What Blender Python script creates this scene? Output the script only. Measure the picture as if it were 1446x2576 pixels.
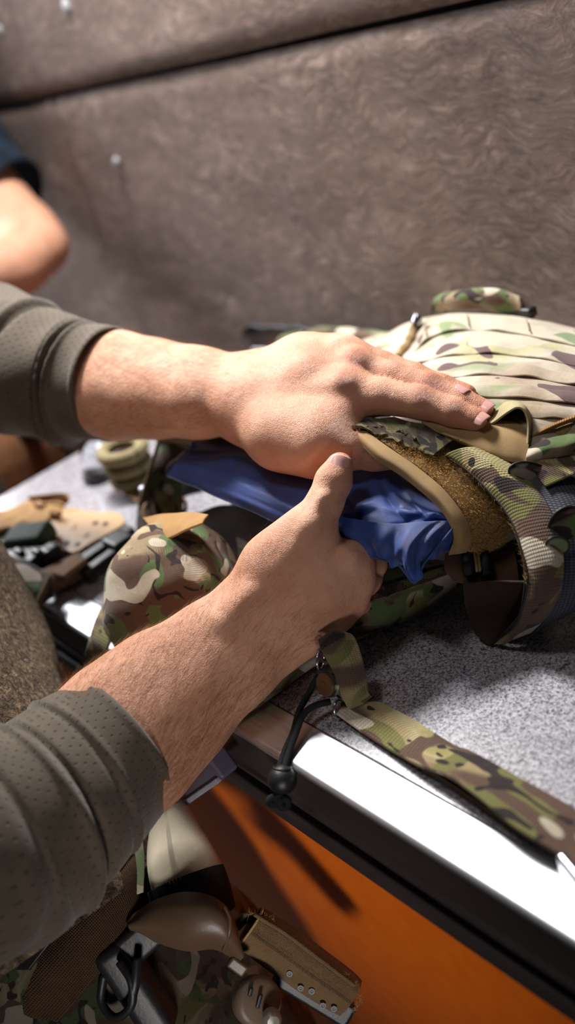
import bpy, bmesh, math, random
import numpy as np
from mathutils import Vector, Matrix, noise as mnoise
random.seed(7); rng = np.random.default_rng(7)
for o in list(bpy.data.objects): bpy.data.objects.remove(o)
C = bpy.context.scene.collection
S = bpy.context.scene

# ------------------------------------------------------------------ camera, light, exposure
IW, IH, F = 1446.0, 2576.0, 2600.0
CX = np.array([.619, .7325, -.282]); CY = np.array([-.2055, .4978, .8422]); CX /= np.linalg.norm(CX)
CY -= CX*CX.dot(CY); CY /= np.linalg.norm(CY); CZ = np.cross(CX, CY)
CAM = np.array([0., 0., .45])
cd = bpy.data.cameras.new('camera'); cam = bpy.data.objects.new('camera', cd); C.objects.link(cam)
cam.matrix_world = Matrix(((CX[0], CY[0], CZ[0], CAM[0]), (CX[1], CY[1], CZ[1], CAM[1]), (CX[2], CY[2], CZ[2], CAM[2]), (0, 0, 0, 1)))
cd.sensor_fit = 'VERTICAL'; cd.sensor_height = 36; cd.sensor_width = 36*IW/IH; cd.lens = 36*F/IH
cd.dof.use_dof = True; cd.dof.focus_distance = .725; cd.dof.aperture_fstop = 2.8; cd.clip_start = .02
S.camera = cam
vs = S.view_settings; vs.view_transform = 'Standard'; vs.look = 'None'; vs.gamma = 1; vs.use_curve_mapping = False
vs.exposure = -.12
wd = bpy.data.worlds.new('world'); S.world = wd; wd.use_nodes = True
wd.node_tree.nodes['Background'].inputs[0].default_value = (.75, .82, 1, 1)
wd.node_tree.nodes['Background'].inputs[1].default_value = .02
def area(name, loc, target, sx, sy, power, col):
    l = bpy.data.lights.new(name, 'AREA'); l.shape = 'RECTANGLE'; l.size = sx; l.size_y = sy; l.energy = power; l.color = col
    o = bpy.data.objects.new(name, l); C.objects.link(o); o.location = loc
    d = Vector(target)-Vector(loc); o.rotation_euler = d.to_track_quat('-Z', 'Y').to_euler(); return o
area('ceiling_lamp', (-1.12, .60, 1.00), (-.5, .38, .05), .26, .16, 30, (1, .98, .96))
area('glare_fill', (-2.40, .36, .80), (-.6, .38, .1), .68, .55, 40, (.94, .96, 1))  # added area light, no window there: glare on the left bench end
area('overhead_fill', (-.66, .02, 1.80), (-.75, .6, .1), .4, .25, 5.5, (1, .95, .92))  # added fill overhead, brightens the wall and the tops of things
sl = area('orange_front_fill', (.45, -.60, -.05), (-.64, .26, -.13), .2, .2, .28, (1, .95, .9)); sl.data.spread = .5  # added narrow fill that brightens the orange bench front

def P(px, py, d):
    return CAM + CX*((px-IW/2)/F*d) + CY*((IH/2-py)/F*d) - CZ*d
def RAY(px, py): return CX*((px-IW/2)/F) + CY*((IH/2-py)/F) - CZ
def T(px, py, z=0.): r = RAY(px, py); return CAM + r*((z-CAM[2])/r[2])
def PY(px, py, y): r = RAY(px, py); return CAM + r*(y/r[1])
# ------------------------------------------------------------------ helpers
def srgb(r, g, b):
    f = lambda c: c/12.92 if c <= .04045 else ((c+.055)/1.055)**2.4
    return (f(r/255), f(g/255), f(b/255), 1)
def tag(o, label=None, cat=None, group=None, kind=None):
    for k, v in (('label', label), ('category', cat), ('group', group), ('kind', kind)):
        if v: o[k] = v
    return o
def empty(name, loc, label=None, cat=None, group=None, kind=None):
    o = bpy.data.objects.new(name, None); C.objects.link(o); o.location = Vector(loc); o.empty_display_size = .02
    bpy.context.view_layer.update(); return tag(o, label, cat, group, kind)
def link(name, me, mat, parent=None):
    o = bpy.data.objects.new(name, me); C.objects.link(o)
    if mat: me.materials.append(mat)
    if parent is not None:
        o.parent = parent
        pw = Vector((0, 0, 0)); q = parent
        while q is not None: pw += q.location; q = q.parent
        # geometry is given in world space: move it into the parent's space
        me.transform(Matrix.Translation(-pw))
    return o
def pymesh(name, verts, faces, mat, parent=None, smooth=True, uv=None):
    me = bpy.data.meshes.new(name)
    me.from_pydata([tuple(map(float, v)) for v in verts], [], [tuple(int(i) for i in f) for f in faces])
    if uv is not None:
        l = me.uv_layers.new(name='UVMap')
        vi = np.empty(len(me.loops), dtype=np.int32); me.loops.foreach_get('vertex_index', vi)
        l.data.foreach_set('uv', np.asarray(uv, dtype=np.float32)[vi].ravel())
    if smooth: me.polygons.foreach_set('use_smooth', [True]*len(me.polygons))
    me.validate(); me.update(); return link(name, me, mat, parent)
def bmo(name, bm, mat, parent=None, smooth=True):
    me = bpy.data.meshes.new(name); bmesh.ops.recalc_face_normals(bm, faces=bm.faces); bm.to_mesh(me); bm.free()
    if smooth: me.polygons.foreach_set('use_smooth', [True]*len(me.polygons))
    return link(name, me, mat, parent)
def cat_rom(pts, n):
    """resample control points (k x dims) to n by Catmull-Rom"""
    p = np.asarray(pts, float)
    if len(p) == 2: t = np.linspace(0, 1, n)[:, None]; return p[0]*(1-t)+p[1]*t
    q = np.vstack([2*p[0]-p[1], p, 2*p[-1]-p[-2]]); t = np.linspace(0, len(p)-1, n)
    i = np.minimum(t.astype(int), len(p)-2); u = (t-i)[:, None]
    a, b, c, d = q[i], q[i+1], q[i+2], q[i+3]
    return .5*((2*b)+(c-a)*u+(2*a-5*b+4*c-d)*u*u+(3*b-a-3*c+d)*u**3)
def fnoise(v, s, seed=0.):
    return np.array([mnoise.noise(Vector((float(p[0])*s+seed, float(p[1])*s, float(p[2])*s-seed))) for p in v])
def grid_normals(G):
    du = np.gradient(G, axis=0); dv = np.gradient(G, axis=1); n = np.cross(du, dv)
    return n/(np.linalg.norm(n, axis=2, keepdims=True)+1e-12)
def grid_faces(n, m, closed_v=False):
    f = []
    for i in range(n-1):
        for j in range(m if closed_v else m-1):
            k = (j+1) % m; f.append((i*m+j, i*m+k, (i+1)*m+k, (i+1)*m+j))
    return f
def sheet(name, rows, mat, parent=None, thick=.0015, n=40, m=40, wob=0., wsc=40, seed=0., disp=None, bev=True, uvs=1.):
    """cloth sheet through rows of world points, thickened"""
    R = np.array([cat_rom(r, m) for r in rows]); G = np.array([cat_rom(R[:, j], n) for j in range(m)]).transpose(1, 0, 2)
    N = grid_normals(G)
    if wob: G = G + N*(fnoise(G.reshape(-1, 3), wsc, seed).reshape(n, m, 1)*wob)
    if disp is not None:
        U, V = np.meshgrid(np.linspace(0, 1, n), np.linspace(0, 1, m), indexing='ij'); G = G + N*disp(U, V)[..., None]
    cu = np.concatenate([[0], np.cumsum(np.linalg.norm(np.diff(G[:, m//2], axis=0), axis=1))])
    cv = np.concatenate([[0], np.cumsum(np.linalg.norm(np.diff(G[n//2], axis=0), axis=1))])
    UV = np.stack(np.meshgrid(cu, cv, indexing='ij'), -1).reshape(-1, 2)*uvs
    o = pymesh(name, G.reshape(-1, 3), grid_faces(n, m), mat, parent, uv=UV)
    s = o.modifiers.new('thickness', 'SOLIDIFY'); s.thickness = thick; s.offset = 0
    if bev:
        b = o.modifiers.new('soft_edge', 'BEVEL'); b.width = thick*.35; b.segments = 2; b.limit_method = 'ANGLE'; b.angle_limit = 1.0
    return o
def frames(path):
    t = np.gradient(path, axis=0); t /= np.linalg.norm(t, axis=1, keepdims=True)
    up = np.array([0, 0, 1.]); 
    if abs(t[0].dot(up)) > .9: up = np.array([0, 1., 0])
    a = up - t[0]*t[0].dot(up); a /= np.linalg.norm(a); A = [a]
    for i in range(1, len(path)):
        a = A[-1]-t[i]*t[i].dot(A[-1]); a /= np.linalg.norm(a); A.append(a)
    A = np.array(A); return t, A, np.cross(t, A)
def tube(name, ctrl, rad, mat, parent=None, n=40, seg=20, ell=None, disp=None, cap=True, updir=None, inner=0.):
    """tube along control points; rad = radii at the controls; disp(u, angle) -> extra radius"""
    path = cat_rom(ctrl, n); r = cat_rom(np.array(rad, float)[:, None], n)[:, 0]
    e = np.ones(n) if ell is None else cat_rom(np.array(ell, float)[:, None], n)[:, 0]
    t, A, B = frames(path)
    if updir is not None:
        A = np.array([np.array(updir)-tt*tt.dot(updir) for tt in t]); A /= np.linalg.norm(A, axis=1, keepdims=True); B = np.cross(t, A)
    th = np.linspace(0, 2*np.pi, seg, endpoint=False); u = np.linspace(0, 1, n)
    U, TH = np.meshgrid(u, th, indexing='ij'); R = np.repeat(r[:, None], seg, 1)
    if disp is not None: R = R + disp(U, TH)
    G = path[:, None]+A[:, None]*(np.cos(TH)*R*e[:, None])[..., None]+B[:, None]*(np.sin(TH)*R)[..., None]
    L = np.concatenate([[0], np.cumsum(np.linalg.norm(np.diff(path, axis=0), axis=1))])
    uv = np.stack([np.repeat(L[:, None], seg, 1), TH*float(r.mean())], -1).reshape(-1, 2)
    V = list(G.reshape(-1, 3)); Fc = grid_faces(n, seg, True); uv = list(uv)
    if cap:
        for base, flip in ((0, True), ((n-1)*seg, False)):
            V.append(path[0 if base == 0 else -1]); uv.append(uv[base]); c = len(V)-1
            for j in range(seg):
                k = (j+1) % seg; Fc.append((base+k, base+j, c) if flip else (base+j, base+k, c))
    o = pymesh(name, V, Fc, mat, parent, uv=uv)
    if inner:
        s = o.modifiers.new('thickness', 'SOLIDIFY'); s.thickness = inner; s.offset = -1
    return o
def rbox(name, center, size, mat, parent=None, bev=.002, axes=None, seg=3, smooth=True, taper=None):
    bm = bmesh.new(); bmesh.ops.create_cube(bm, size=1)
    for v in bm.verts: v.co = Vector((v.co.x*size[0], v.co.y*size[1], v.co.z*size[2]))
    if bev: bmesh.ops.bevel(bm, geom=bm.edges[:], offset=bev, segments=seg, profile=.5, affect='EDGES')
    if taper: 
        for v in bm.verts: v.co.y *= 1+taper*v.co.x/size[0]
    if axes is not None:
        M = Matrix([[float(axes[j][i]) for j in range(3)] for i in range(3)]).to_4x4(); bm.transform(M)
    bm.transform(Matrix.Translation(Vector(center)))
    o = bmo(name, bm, mat, parent, smooth)
    if smooth:
        o.modifiers.new('n', 'WEIGHTED_NORMAL').keep_sharp = True
    return o
def prism(name, outline, h, mat, parent, frame, bev=.001, holes=None):
    """outline (2D metres) extruded by h along the third axis of frame=(origin, ax, ay, az)"""
    o0, ax, ay, az = frame
    bm = bmesh.new(); vs_ = [bm.verts.new(Vector(o0+ax*x+ay*y)) for x, y in outline]; f = bm.faces.new(vs_)
    r = bmesh.ops.extrude_face_region(bm, geom=[f]); 
    for v in r['geom']:
        if isinstance(v, bmesh.types.BMVert): v.co += Vector(az*h)
    if bev: bmesh.ops.bevel(bm, geom=[e for e in bm.edges], offset=bev, segments=2, profile=.6, affect='EDGES')
    return bmo(name, bm, mat, parent, False)
def frame_from(a, b, up):
    x = b-a; x = x/np.linalg.norm(x); z = np.array(up, float); z = z-x*x.dot(z); z /= np.linalg.norm(z); return x, np.cross(z, x), z
def lathe(name, prof, origin, axis, mat, parent=None, seg=32):
    ax = np.array(axis, float); ax /= np.linalg.norm(ax); t = np.array([1., 0, 0]) if abs(ax[0]) < .8 else np.array([0, 1., 0])
    a = np.cross(ax, t); a /= np.linalg.norm(a); b = np.cross(ax, a); V = []
    th = np.linspace(0, 2*np.pi, seg, endpoint=False)
    for r, h in prof:
        for q in th: V.append(np.array(origin)+ax*h+a*r*np.cos(q)+b*r*np.sin(q))
    Fc = grid_faces(len(prof), seg, True)
    Fc.append(tuple(range(seg))[::-1]); Fc.append(tuple((len(prof)-1)*seg+i for i in range(seg)))
    o = pymesh(name, V, Fc, mat, parent)
    e = o.modifiers.new('edge', 'EDGE_SPLIT'); e.split_angle = .7; return o
def ring(name, center, normal, R, r, mat, parent, sx=1., arc=None, seg=40, updir=(0, 0, 1)):
    nz = np.array(normal, float); nz /= np.linalg.norm(nz); a = np.array(updir, float); a = a-nz*nz.dot(a); a /= np.linalg.norm(a); b = np.cross(nz, a)
    th = np.linspace(*(arc or (0, 2*np.pi)), seg); p = np.array([np.array(center)+a*R*sx*np.cos(q)+b*R*np.sin(q) for q in th])
    return tube(name, p, [r]*len(p), mat, parent, n=seg, seg=10)

# ------------------------------------------------------------------ materials
class MT:
    def __init__(s, name):
        s.m = bpy.data.materials.new(name); s.m.use_nodes = True; s.t = s.m.node_tree; s.N = s.t.nodes; s.b = s.N['Principled BSDF']; s._uv = None
    def n(s, typ, **kw):
        x = s.N.new(typ)
        for k, v in kw.items(): setattr(x, k, v)
        return x
    def l(s, a, b): s.t.links.new(a, b)
    def co(s, uv=False, scale=(1, 1, 1), rot=(0, 0, 0)):
        c = s.n('ShaderNodeTexCoord'); mp = s.n('ShaderNodeMapping'); mp.inputs['Scale'].default_value = scale; mp.inputs['Rotation'].default_value = rot
        s.l(c.outputs['UV' if uv else 'Object'], mp.inputs[0]); return mp.outputs[0]
    def noise(s, vec, scale, detail=3, rough=.5, dist=0):
        x = s.n('ShaderNodeTexNoise'); s.l(vec, x.inputs['Vector']); x.inputs['Scale'].default_value = scale; x.inputs['Detail'].default_value = detail
        x.inputs['Roughness'].default_value = rough; x.inputs['Distortion'].default_value = dist; return x.outputs[0]
    def ramp(s, fac, stops, interp='LINEAR'):
        r = s.n('ShaderNodeValToRGB'); r.color_ramp.interpolation = interp; e = r.color_ramp.elements
        while len(e) < len(stops): e.new(.5)
        for q, (p, c) in zip(e, stops): q.position = p; q.color = c if len(c) == 4 else (*c, 1)
        s.l(fac, r.inputs[0]); return r.outputs[0]
    def mix(s, fac, a, b, mode='MIX'):
        x = s.n('ShaderNodeMix', data_type='RGBA', blend_type=mode)
        for i, v in ((0, fac), (6, a), (7, b)):
            if isinstance(v, (int, float)): x.inputs[i].default_value = v
            elif isinstance(v, tuple): x.inputs[i].default_value = v
            else: s.l(v, x.inputs[i])
        return x.outputs[2]
    def math(s, op, a, b=None):
        x = s.n('ShaderNodeMath', operation=op)
        for i, v in ((0, a), (1, b)):
            if v is None: continue
            if isinstance(v, (int, float)): x.inputs[i].default_value = v
            else: s.l(v, x.inputs[i])
        return x.outputs[0]
    def col(s, c):
        if isinstance(c, tuple): s.b.inputs['Base Color'].default_value = c
        else: s.l(c, s.b.inputs['Base Color'])
        return s
    def rough(s, r, spec=None, metal=None):
        if isinstance(r, (int, float)): s.b.inputs['Roughness'].default_value = r
        else: s.l(r, s.b.inputs['Roughness'])
        if spec is not None: s.b.inputs['Specular IOR Level'].default_value = spec
        if metal is not None: s.b.inputs['Metallic'].default_value = metal
        return s
    def bump(s, h, dist, strength=1.):
        x = s.n('ShaderNodeBump'); x.inputs['Distance'].default_value = dist; x.inputs['Strength'].default_value = strength
        s.l(h, x.inputs['Height']); prev = s.b.inputs['Normal'].links
        if prev: s.l(prev[0].from_socket, x.inputs['Normal'])
        s.l(x.outputs[0], s.b.inputs['Normal']); return s
    def sheen(s, w): s.b.inputs['Sheen Weight'].default_value = w; s.b.inputs['Sheen Roughness'].default_value = .5; return s
def weave(M, sc, ratio=1., uv=True, rot=0):
    v = M.co(uv, (sc, sc*ratio, sc), (0, 0, rot)); w1 = M.n('ShaderNodeTexWave', bands_direction='X'); w2 = M.n('ShaderNodeTexWave', bands_direction='Y')
    for w in (w1, w2): M.l(v, w.inputs[0]); w.inputs['Scale'].default_value = 1/6.2832*6.2832/1.0
    return M.math('MULTIPLY', w1.outputs[1], w2.outputs[1])
def plain(name, c, rough=.8, spec=.3, metal=0., nsc=200, nb=.0003, var=.12, sheen=0., wv=0, wd=.0003):
    M = MT(name); v = M.co(); nz = M.noise(v, nsc*.25, 4, .6); lo = tuple(x*(1-var) for x in c[:3])+(1,); hi = tuple(min(1, x*(1+var)) for x in c[:3])+(1,)
    M.col(M.ramp(nz, [(.3, lo), (.7, hi)])).rough(rough, spec, metal)
    if nb: M.bump(M.noise(v, nsc, 5, .6), nb)
    if wv: M.bump(weave(M, wv), wd)
    if sheen: M.sheen(sheen)
    return M.m
def camo(name, scale=1., wv=900, rot=0., bright=1., seed=0., web=False, fuzz=0., rough=.85, pale=False, cs=.72, warm=False):
    scale *= cs
    """woven cloth in a blotched green, brown and cream pattern"""
    M = MT(name); tc = M.n('ShaderNodeTexCoord'); mp = M.n('ShaderNodeMapping'); M.l(tc.outputs['Object'], mp.inputs[0])
    mp.inputs['Scale'].default_value = (14*scale, 24*scale, 24*scale); mp.inputs['Rotation'].default_value = (.3, .2, rot); mp.inputs['Location'].default_value = (seed, seed*1.7, -seed)
    v = mp.outputs[0]
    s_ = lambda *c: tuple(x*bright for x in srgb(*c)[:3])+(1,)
    tan, ltan, grn, olv, brn, dk, crm = s_(158, 138, 108), s_(188, 172, 140), s_(98, 116, 72), s_(134, 128, 74), s_(104, 80, 66), s_(52, 40, 38), s_(206, 194, 172)
    if warm: grn, olv, tan, ltan = s_(128, 124, 72), s_(166, 156, 96), s_(172, 152, 112), s_(196, 182, 136)
    if pale: tan, ltan, grn, olv, brn = s_(196, 178, 156), s_(214, 202, 184), s_(140, 156, 112), s_(186, 180, 138), s_(176, 154, 130)
    if pale: M.N[mp.name].inputs['Scale'].default_value = (9*scale, 15*scale, 15*scale)
    base = M.ramp(M.noise(v, .8, 2, .4, .6), [(.0, brn), (.40, brn), (.46, tan), (.52, tan), (.56, ltan), (.62, olv), (1, olv)])
    def layer(off, sc, lo, hi, colr, below, det=1.5, dist=1.2):
        a = M.n('ShaderNodeVectorMath', operation='ADD'); M.l(v, a.inputs[0]); a.inputs[1].default_value = (off, off*.7, -off)
        return M.mix(M.ramp(M.noise(a.outputs[0], sc, det, .35, dist), [(lo, (0, 0, 0, 1)), (hi, (1, 1, 1, 1))]), below, colr)
    c = layer(11, 1.1, .53, .545 if not pale else .56, grn, base)
    c = layer(23, 1.4, .565 if not pale else .66, .58 if not pale else .67, brn, c)
    c = layer(37, 1.9 if not pale else 1.5, .62 if not pale else .64, .63 if not pale else .65, dk if not pale else s_(110, 86, 84), c, 1, 2)
    c = layer(51, 1.7, .625 if not pale else .56, .635 if not pale else .57, crm, c, .5, .6)
    nz = M.noise(M.co(), 300, 4, .7); c = M.mix(.35, c, M.ramp(nz, [(.3, (.55, .55, .55, 1)), (.7, (1, 1, 1, 1))]), 'MULTIPLY')
    if web:
        w = weave(M, wv*.7, .6); c = M.mix(.32, c, M.ramp(w, [(0, (.35, .35, .35, 1)), (.6, (1, 1, 1, 1))]), 'MULTIPLY'); M.bump(w, .0006)
    else: M.bump(weave(M, wv), .00012)
    M.bump(M.noise(M.co(), 60, 4, .6), .0012, .6)
    if fuzz: M.bump(M.noise(M.co(), 900, 5, .8), fuzz)
    M.col(c).rough(rough, .2).sheen(.15); return M.m

def skin_mat(name, dark=1.):
    M = MT(name); v = M.co(); n1 = M.noise(v, 22, 4, .6); s_ = lambda *c: tuple(x*dark for x in srgb(*c)[:3])+(1,)
    c = M.ramp(n1, [(.25, s_(198, 138, 108)), (.5, s_(218, 162, 132)), (.75, s_(230, 178, 150))])
    n2 = M.noise(v, 260, 4, .7); c = M.mix(M.ramp(n2, [(.55, (0, 0, 0, 1)), (.8, (.45, .45, .45, 1))]), c, s_(182, 106, 80))
    a = M.n('ShaderNodeAttribute', attribute_name='red'); c = M.mix(a.outputs['Fac'], c, s_(196, 100, 84))
    M.col(c).rough(M.ramp(M.noise(v, 90, 3), [(.3, (.42,)*3), (.7, (.58,)*3)]), .42)
    M.b.inputs['Subsurface Weight'].default_value = .22; M.b.inputs['Subsurface Radius'].default_value = (1, .36, .2); M.b.inputs['Subsurface Scale'].default_value = .006
    vo = M.n('ShaderNodeTexVoronoi', feature='DISTANCE_TO_EDGE'); M.l(M.co(scale=(1, 1, 1)), vo.inputs[0]); vo.inputs['Scale'].default_value = 900
    M.bump(M.ramp(vo.outputs[0], [(0, (0,)*3), (.25, (1,)*3)]), .0003, .7)
    wa = M.n('ShaderNodeAttribute', attribute_name='wrinkle'); wn = M.noise(M.co(scale=(1.6, .5, .5)), 620, 4, .7, 1.5)
    M.bump(M.math('MULTIPLY', wa.outputs['Fac'], wn), .0022, 1.)
    M.bump(M.noise(v, 330, 5, .7), .0006, .7); M.bump(M.noise(v, 70, 4, .55), .0022, .5)
    return M.m
# ------------------------------------------------------------------ the setting
YW, YF, YT = .724, .232, .2660          # wall, front edge of the bench, joint between laminate and metal trim
X0, X1 = -1.14, .55
M = MT('carpet'); v = M.co()
nd = M.n('ShaderNodeTexNoise'); nd.noise_dimensions = '3D'; M.l(v, nd.inputs['Vector']); nd.inputs['Scale'].default_value = 9; nd.inputs['Detail'].default_value = 2
va = M.n('ShaderNodeVectorMath', operation='MULTIPLY_ADD'); M.l(nd.outputs['Color'], va.inputs[0]); va.inputs[1].default_value = (.10, .10, .10); M.l(v, va.inputs[2])
mp = M.n('ShaderNodeMapping'); M.l(va.outputs[0], mp.inputs[0]); mp.inputs['Scale'].default_value = (8, 42, 42); mp.inputs['Rotation'].default_value = (0, .35, 0)
mp2 = M.n('ShaderNodeMapping'); M.l(va.outputs[0], mp2.inputs[0]); mp2.inputs['Scale'].default_value = (10, 50, 44); mp2.inputs['Rotation'].default_value = (0, -.8, 0)
f1 = M.noise(mp.outputs[0], 3.6, 7, .75, .5); f2 = M.noise(mp2.outputs[0], 3.9, 7, .75, .5)
ff = M.math('MULTIPLY', M.math('ADD', f1, f2), .5)
c = M.ramp(ff, [(.36, srgb(62, 47, 41)), (.45, srgb(108, 87, 78)), (.54, srgb(142, 118, 107)), (.64, srgb(192, 168, 153))])
c = M.mix(M.ramp(M.noise(v, 7, 3, .6), [(.35, (0,)*3), (.7, (.4,)*3)]), c, srgb(132, 105, 88), 'MIX')
M.col(c).rough(.95, .1).bump(ff, .014, 1.).sheen(.3); CARPET = M.m
WHITE_METAL = plain('rivet_metal', srgb(150, 152, 156), .6, .3, .0, nb=0)
BLACK = plain('black_plastic', srgb(26, 25, 28), .45, .5, 0, 400, .0002)
wall = empty('wall_back', (0, YW+.02, 0), kind='structure')
rbox('wall_core', (-1.1, YW+.035, -.09), (4.2, .03, 1.68), plain('wall_core', srgb(30, 24, 22)), wall, 0)
def carpet_panel(x0, x1, z0, z1, y, seed):
    nx, nz = max(8, int((x1-x0)/.012)), max(8, int((z1-z0)/.012)); V = []; 
    for i in range(nx):
        for j in range(nz):
            x = x0+(x1-x0)*i/(nx-1); z = z0+(z1-z0)*j/(nz-1); e = min(x-x0, x1-x, z-z0, z1-z)
            yy = y+.008*math.exp(-e/.004)+.0025*mnoise.noise(Vector((x*9, z*9, seed)))+.0012*mnoise.noise(Vector((x*50, z*50, seed)))
            yy += .004*math.exp(-((x+1.445+.02*mnoise.noise(Vector((z*8, 0, 2))))/.006)**2) - .003*math.exp(-((x+1.425)/.012)**2)
            V.append((x, yy, z))
    o = pymesh('carpet_panel', V, [tuple(reversed(f)) for f in grid_faces(nx, nz)], CARPET, wall)
    s = o.modifiers.new('thickness', 'SOLIDIFY'); s.thickness = .008; s.offset = -1; return o
carpet_panel(-3.0, .9, -.93, .3645, YW, 1); carpet_panel(-3.0, .9, .3705, .75, YW-.004, 5)
for px, py, r in ((172, 15, .0095), (295, 405, .006), (2, 75, .007)):
    p = PY(px, py, YW-.003); lathe('rivet', [(r, 0), (r, .002), (r*.8, .004), (r*.3, .005)], p, (0, -1, 0), WHITE_METAL, wall, 20)
fl = rbox('floor', (-.6, -.3, -.95), (5, 4.2, .04), plain('floor_vinyl', srgb(62, 52, 48), .6, .4, 0, 30, .0005, .2), None, 0); tag(fl, kind='structure')

# workbench with speckled top, metal edge trim and orange front
M = MT('speckled_laminate'); v = M.co()
sp = M.noise(v, 520, 3, .75); sp2 = M.noise(v, 120, 2, .5)
vo = M.n('ShaderNodeTexVoronoi'); M.l(v, vo.inputs[0]); vo.inputs['Scale'].default_value = 330; vo.inputs['Randomness'].default_value = 1
c = M.ramp(sp, [(.36, srgb(74, 71, 78)), (.47, srgb(142, 140, 147)), (.62, srgb(190, 188, 194))])
c = M.mix(M.ramp(vo.outputs[0], [(.14, (.9,)*3), (.26, (0,)*3)]), c, srgb(58, 55, 62)); c = M.mix(M.ramp(M.noise(v, 210, 2, .5), [(.66, (0,)*3), (.70, (.9,)*3)]), c, srgb(74, 66, 70))
M.col(c).rough(.22, .7).bump(sp, .0001, .4); M.b.inputs['Coat Weight'].default_value = .6; M.b.inputs['Coat Roughness'].default_value = .15; LAM = M.m
M = MT('brushed_aluminium'); v = M.co(scale=(3, 400, 400)); br = M.noise(v, 3, 4, .6)
scr = M.noise(M.co(scale=(30, 300, 1), rot=(0, 0, .35)), 1, 2, .4)
M.col(M.ramp(scr, [(.3, srgb(208, 210, 216)), (.5, srgb(232, 234, 240))])).rough(.36, .5, .95).bump(br, .00006, .6); ALU = M.m
M = MT('dark_rubber'); M.col(srgb(22, 19, 20)).rough(.5, .4); RUB = M.m
M = MT('grey_edge'); M.col(srgb(66, 58, 58)).rough(.42, .5, .3).bump(M.noise(M.co(scale=(2, 300, 300)), 3, 4), .00008); EDG = M.m
bench = empty('workbench', ((X0+X1)/2, .48, -.93), 'long workbench with speckled grey top, bright metal edge strip and orange front', 'workbench')
rbox('worktop', ((X0+X1)/2, (YT+.0008+.700)/2, -.0125), (X1-X0, (.700-YT-.0008), .025), LAM, bench, .0008)
def profile(name, pts, mat):
    """extruded section (y,z) running the length of the bench"""
    n = len(pts); V = [(x, y, z) for x in (X0, X1) for y, z in pts]
    Fc = [(i, (i+1) % n, n+(i+1) % n, n+i) for i in range(n)]+[tuple(range(n))[::-1], tuple(range(n, 2*n))]
    bm = bmesh.new(); vv = [bm.verts.new(p) for p in V]; [bm.faces.new([vv[i] for i in f]) for f in Fc]
    o = bmo(name, bm, mat, bench, False); b = o.modifiers.new('b', 'BEVEL'); b.width = .0014; b.segments = 3; b.angle_limit = .5; return o
profile('edge_trim', [(YT, .0004), (YF+.003, .0006), (YF, -.0016), (YF, -.0045), (YF+.004, -.0045), (YF+.004, -.010), (YT, -.010)], ALU)
profile('edge_band', [(YF+.0015, -.0046), (YF+.001, -.036), (YF-.002, -.038), (YF-.002, -.042), (YF+.012, -.042), (YF+.012, -.0046)], EDG)
profile('groove_strip', [(YF+.007, -.0421), (YF+.007, -.056), (YF+.016, -.056), (YF+.016, -.0421)], RUB)
profile('lower_lip', [(YF-.001, -.0561), (YF-.003, -.060), (YF-.002, -.072), (YF+.022, -.072), (YF+.022, -.0561)], EDG)
M = MT('orange_laminate'); M.col(M.ramp(M.noise(M.co(), 60, 4), [(.3, srgb(240, 112, 20)), (.7, srgb(248, 122, 26))])).rough(.42, .4); ORG = M.m
rbox('front_panel', ((X0+X1)/2, YF+.035, -.50), (X1-X0-.02, .018, .855), ORG, bench, .002)
rbox('end_panel', (X0+.01, .475, -.48), (.018, .43, .90), ORG, bench, .002)
LILAC = plain('painted_steel', srgb(84, 78, 98), .5, .4, .1, nb=0, var=.03)
br_ = empty('cable_duct', PY(500, 1950, .212), 'short lilac grey metal duct below the bench edge, beside the right sleeve cuff', 'duct')
p0, p1 = PY(560, 1915, .212), PY(420, 2020, .205); ax = frame_from(p0, p1, (0, -1, 0))
rbox('duct_body', (p0+p1)/2, (np.linalg.norm(p1-p0), .020, .016), LILAC, br_, .003, ax)
rbox('duct_cover', (p0+p1)/2+ax[1]*.008-np.array([0, .009, 0]), (np.linalg.norm(p1-p0)*.96, .004, .004), plain('pale_steel', srgb(150, 150, 166), .5, .4, .1, nb=0), br_, .001, ax)
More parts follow.
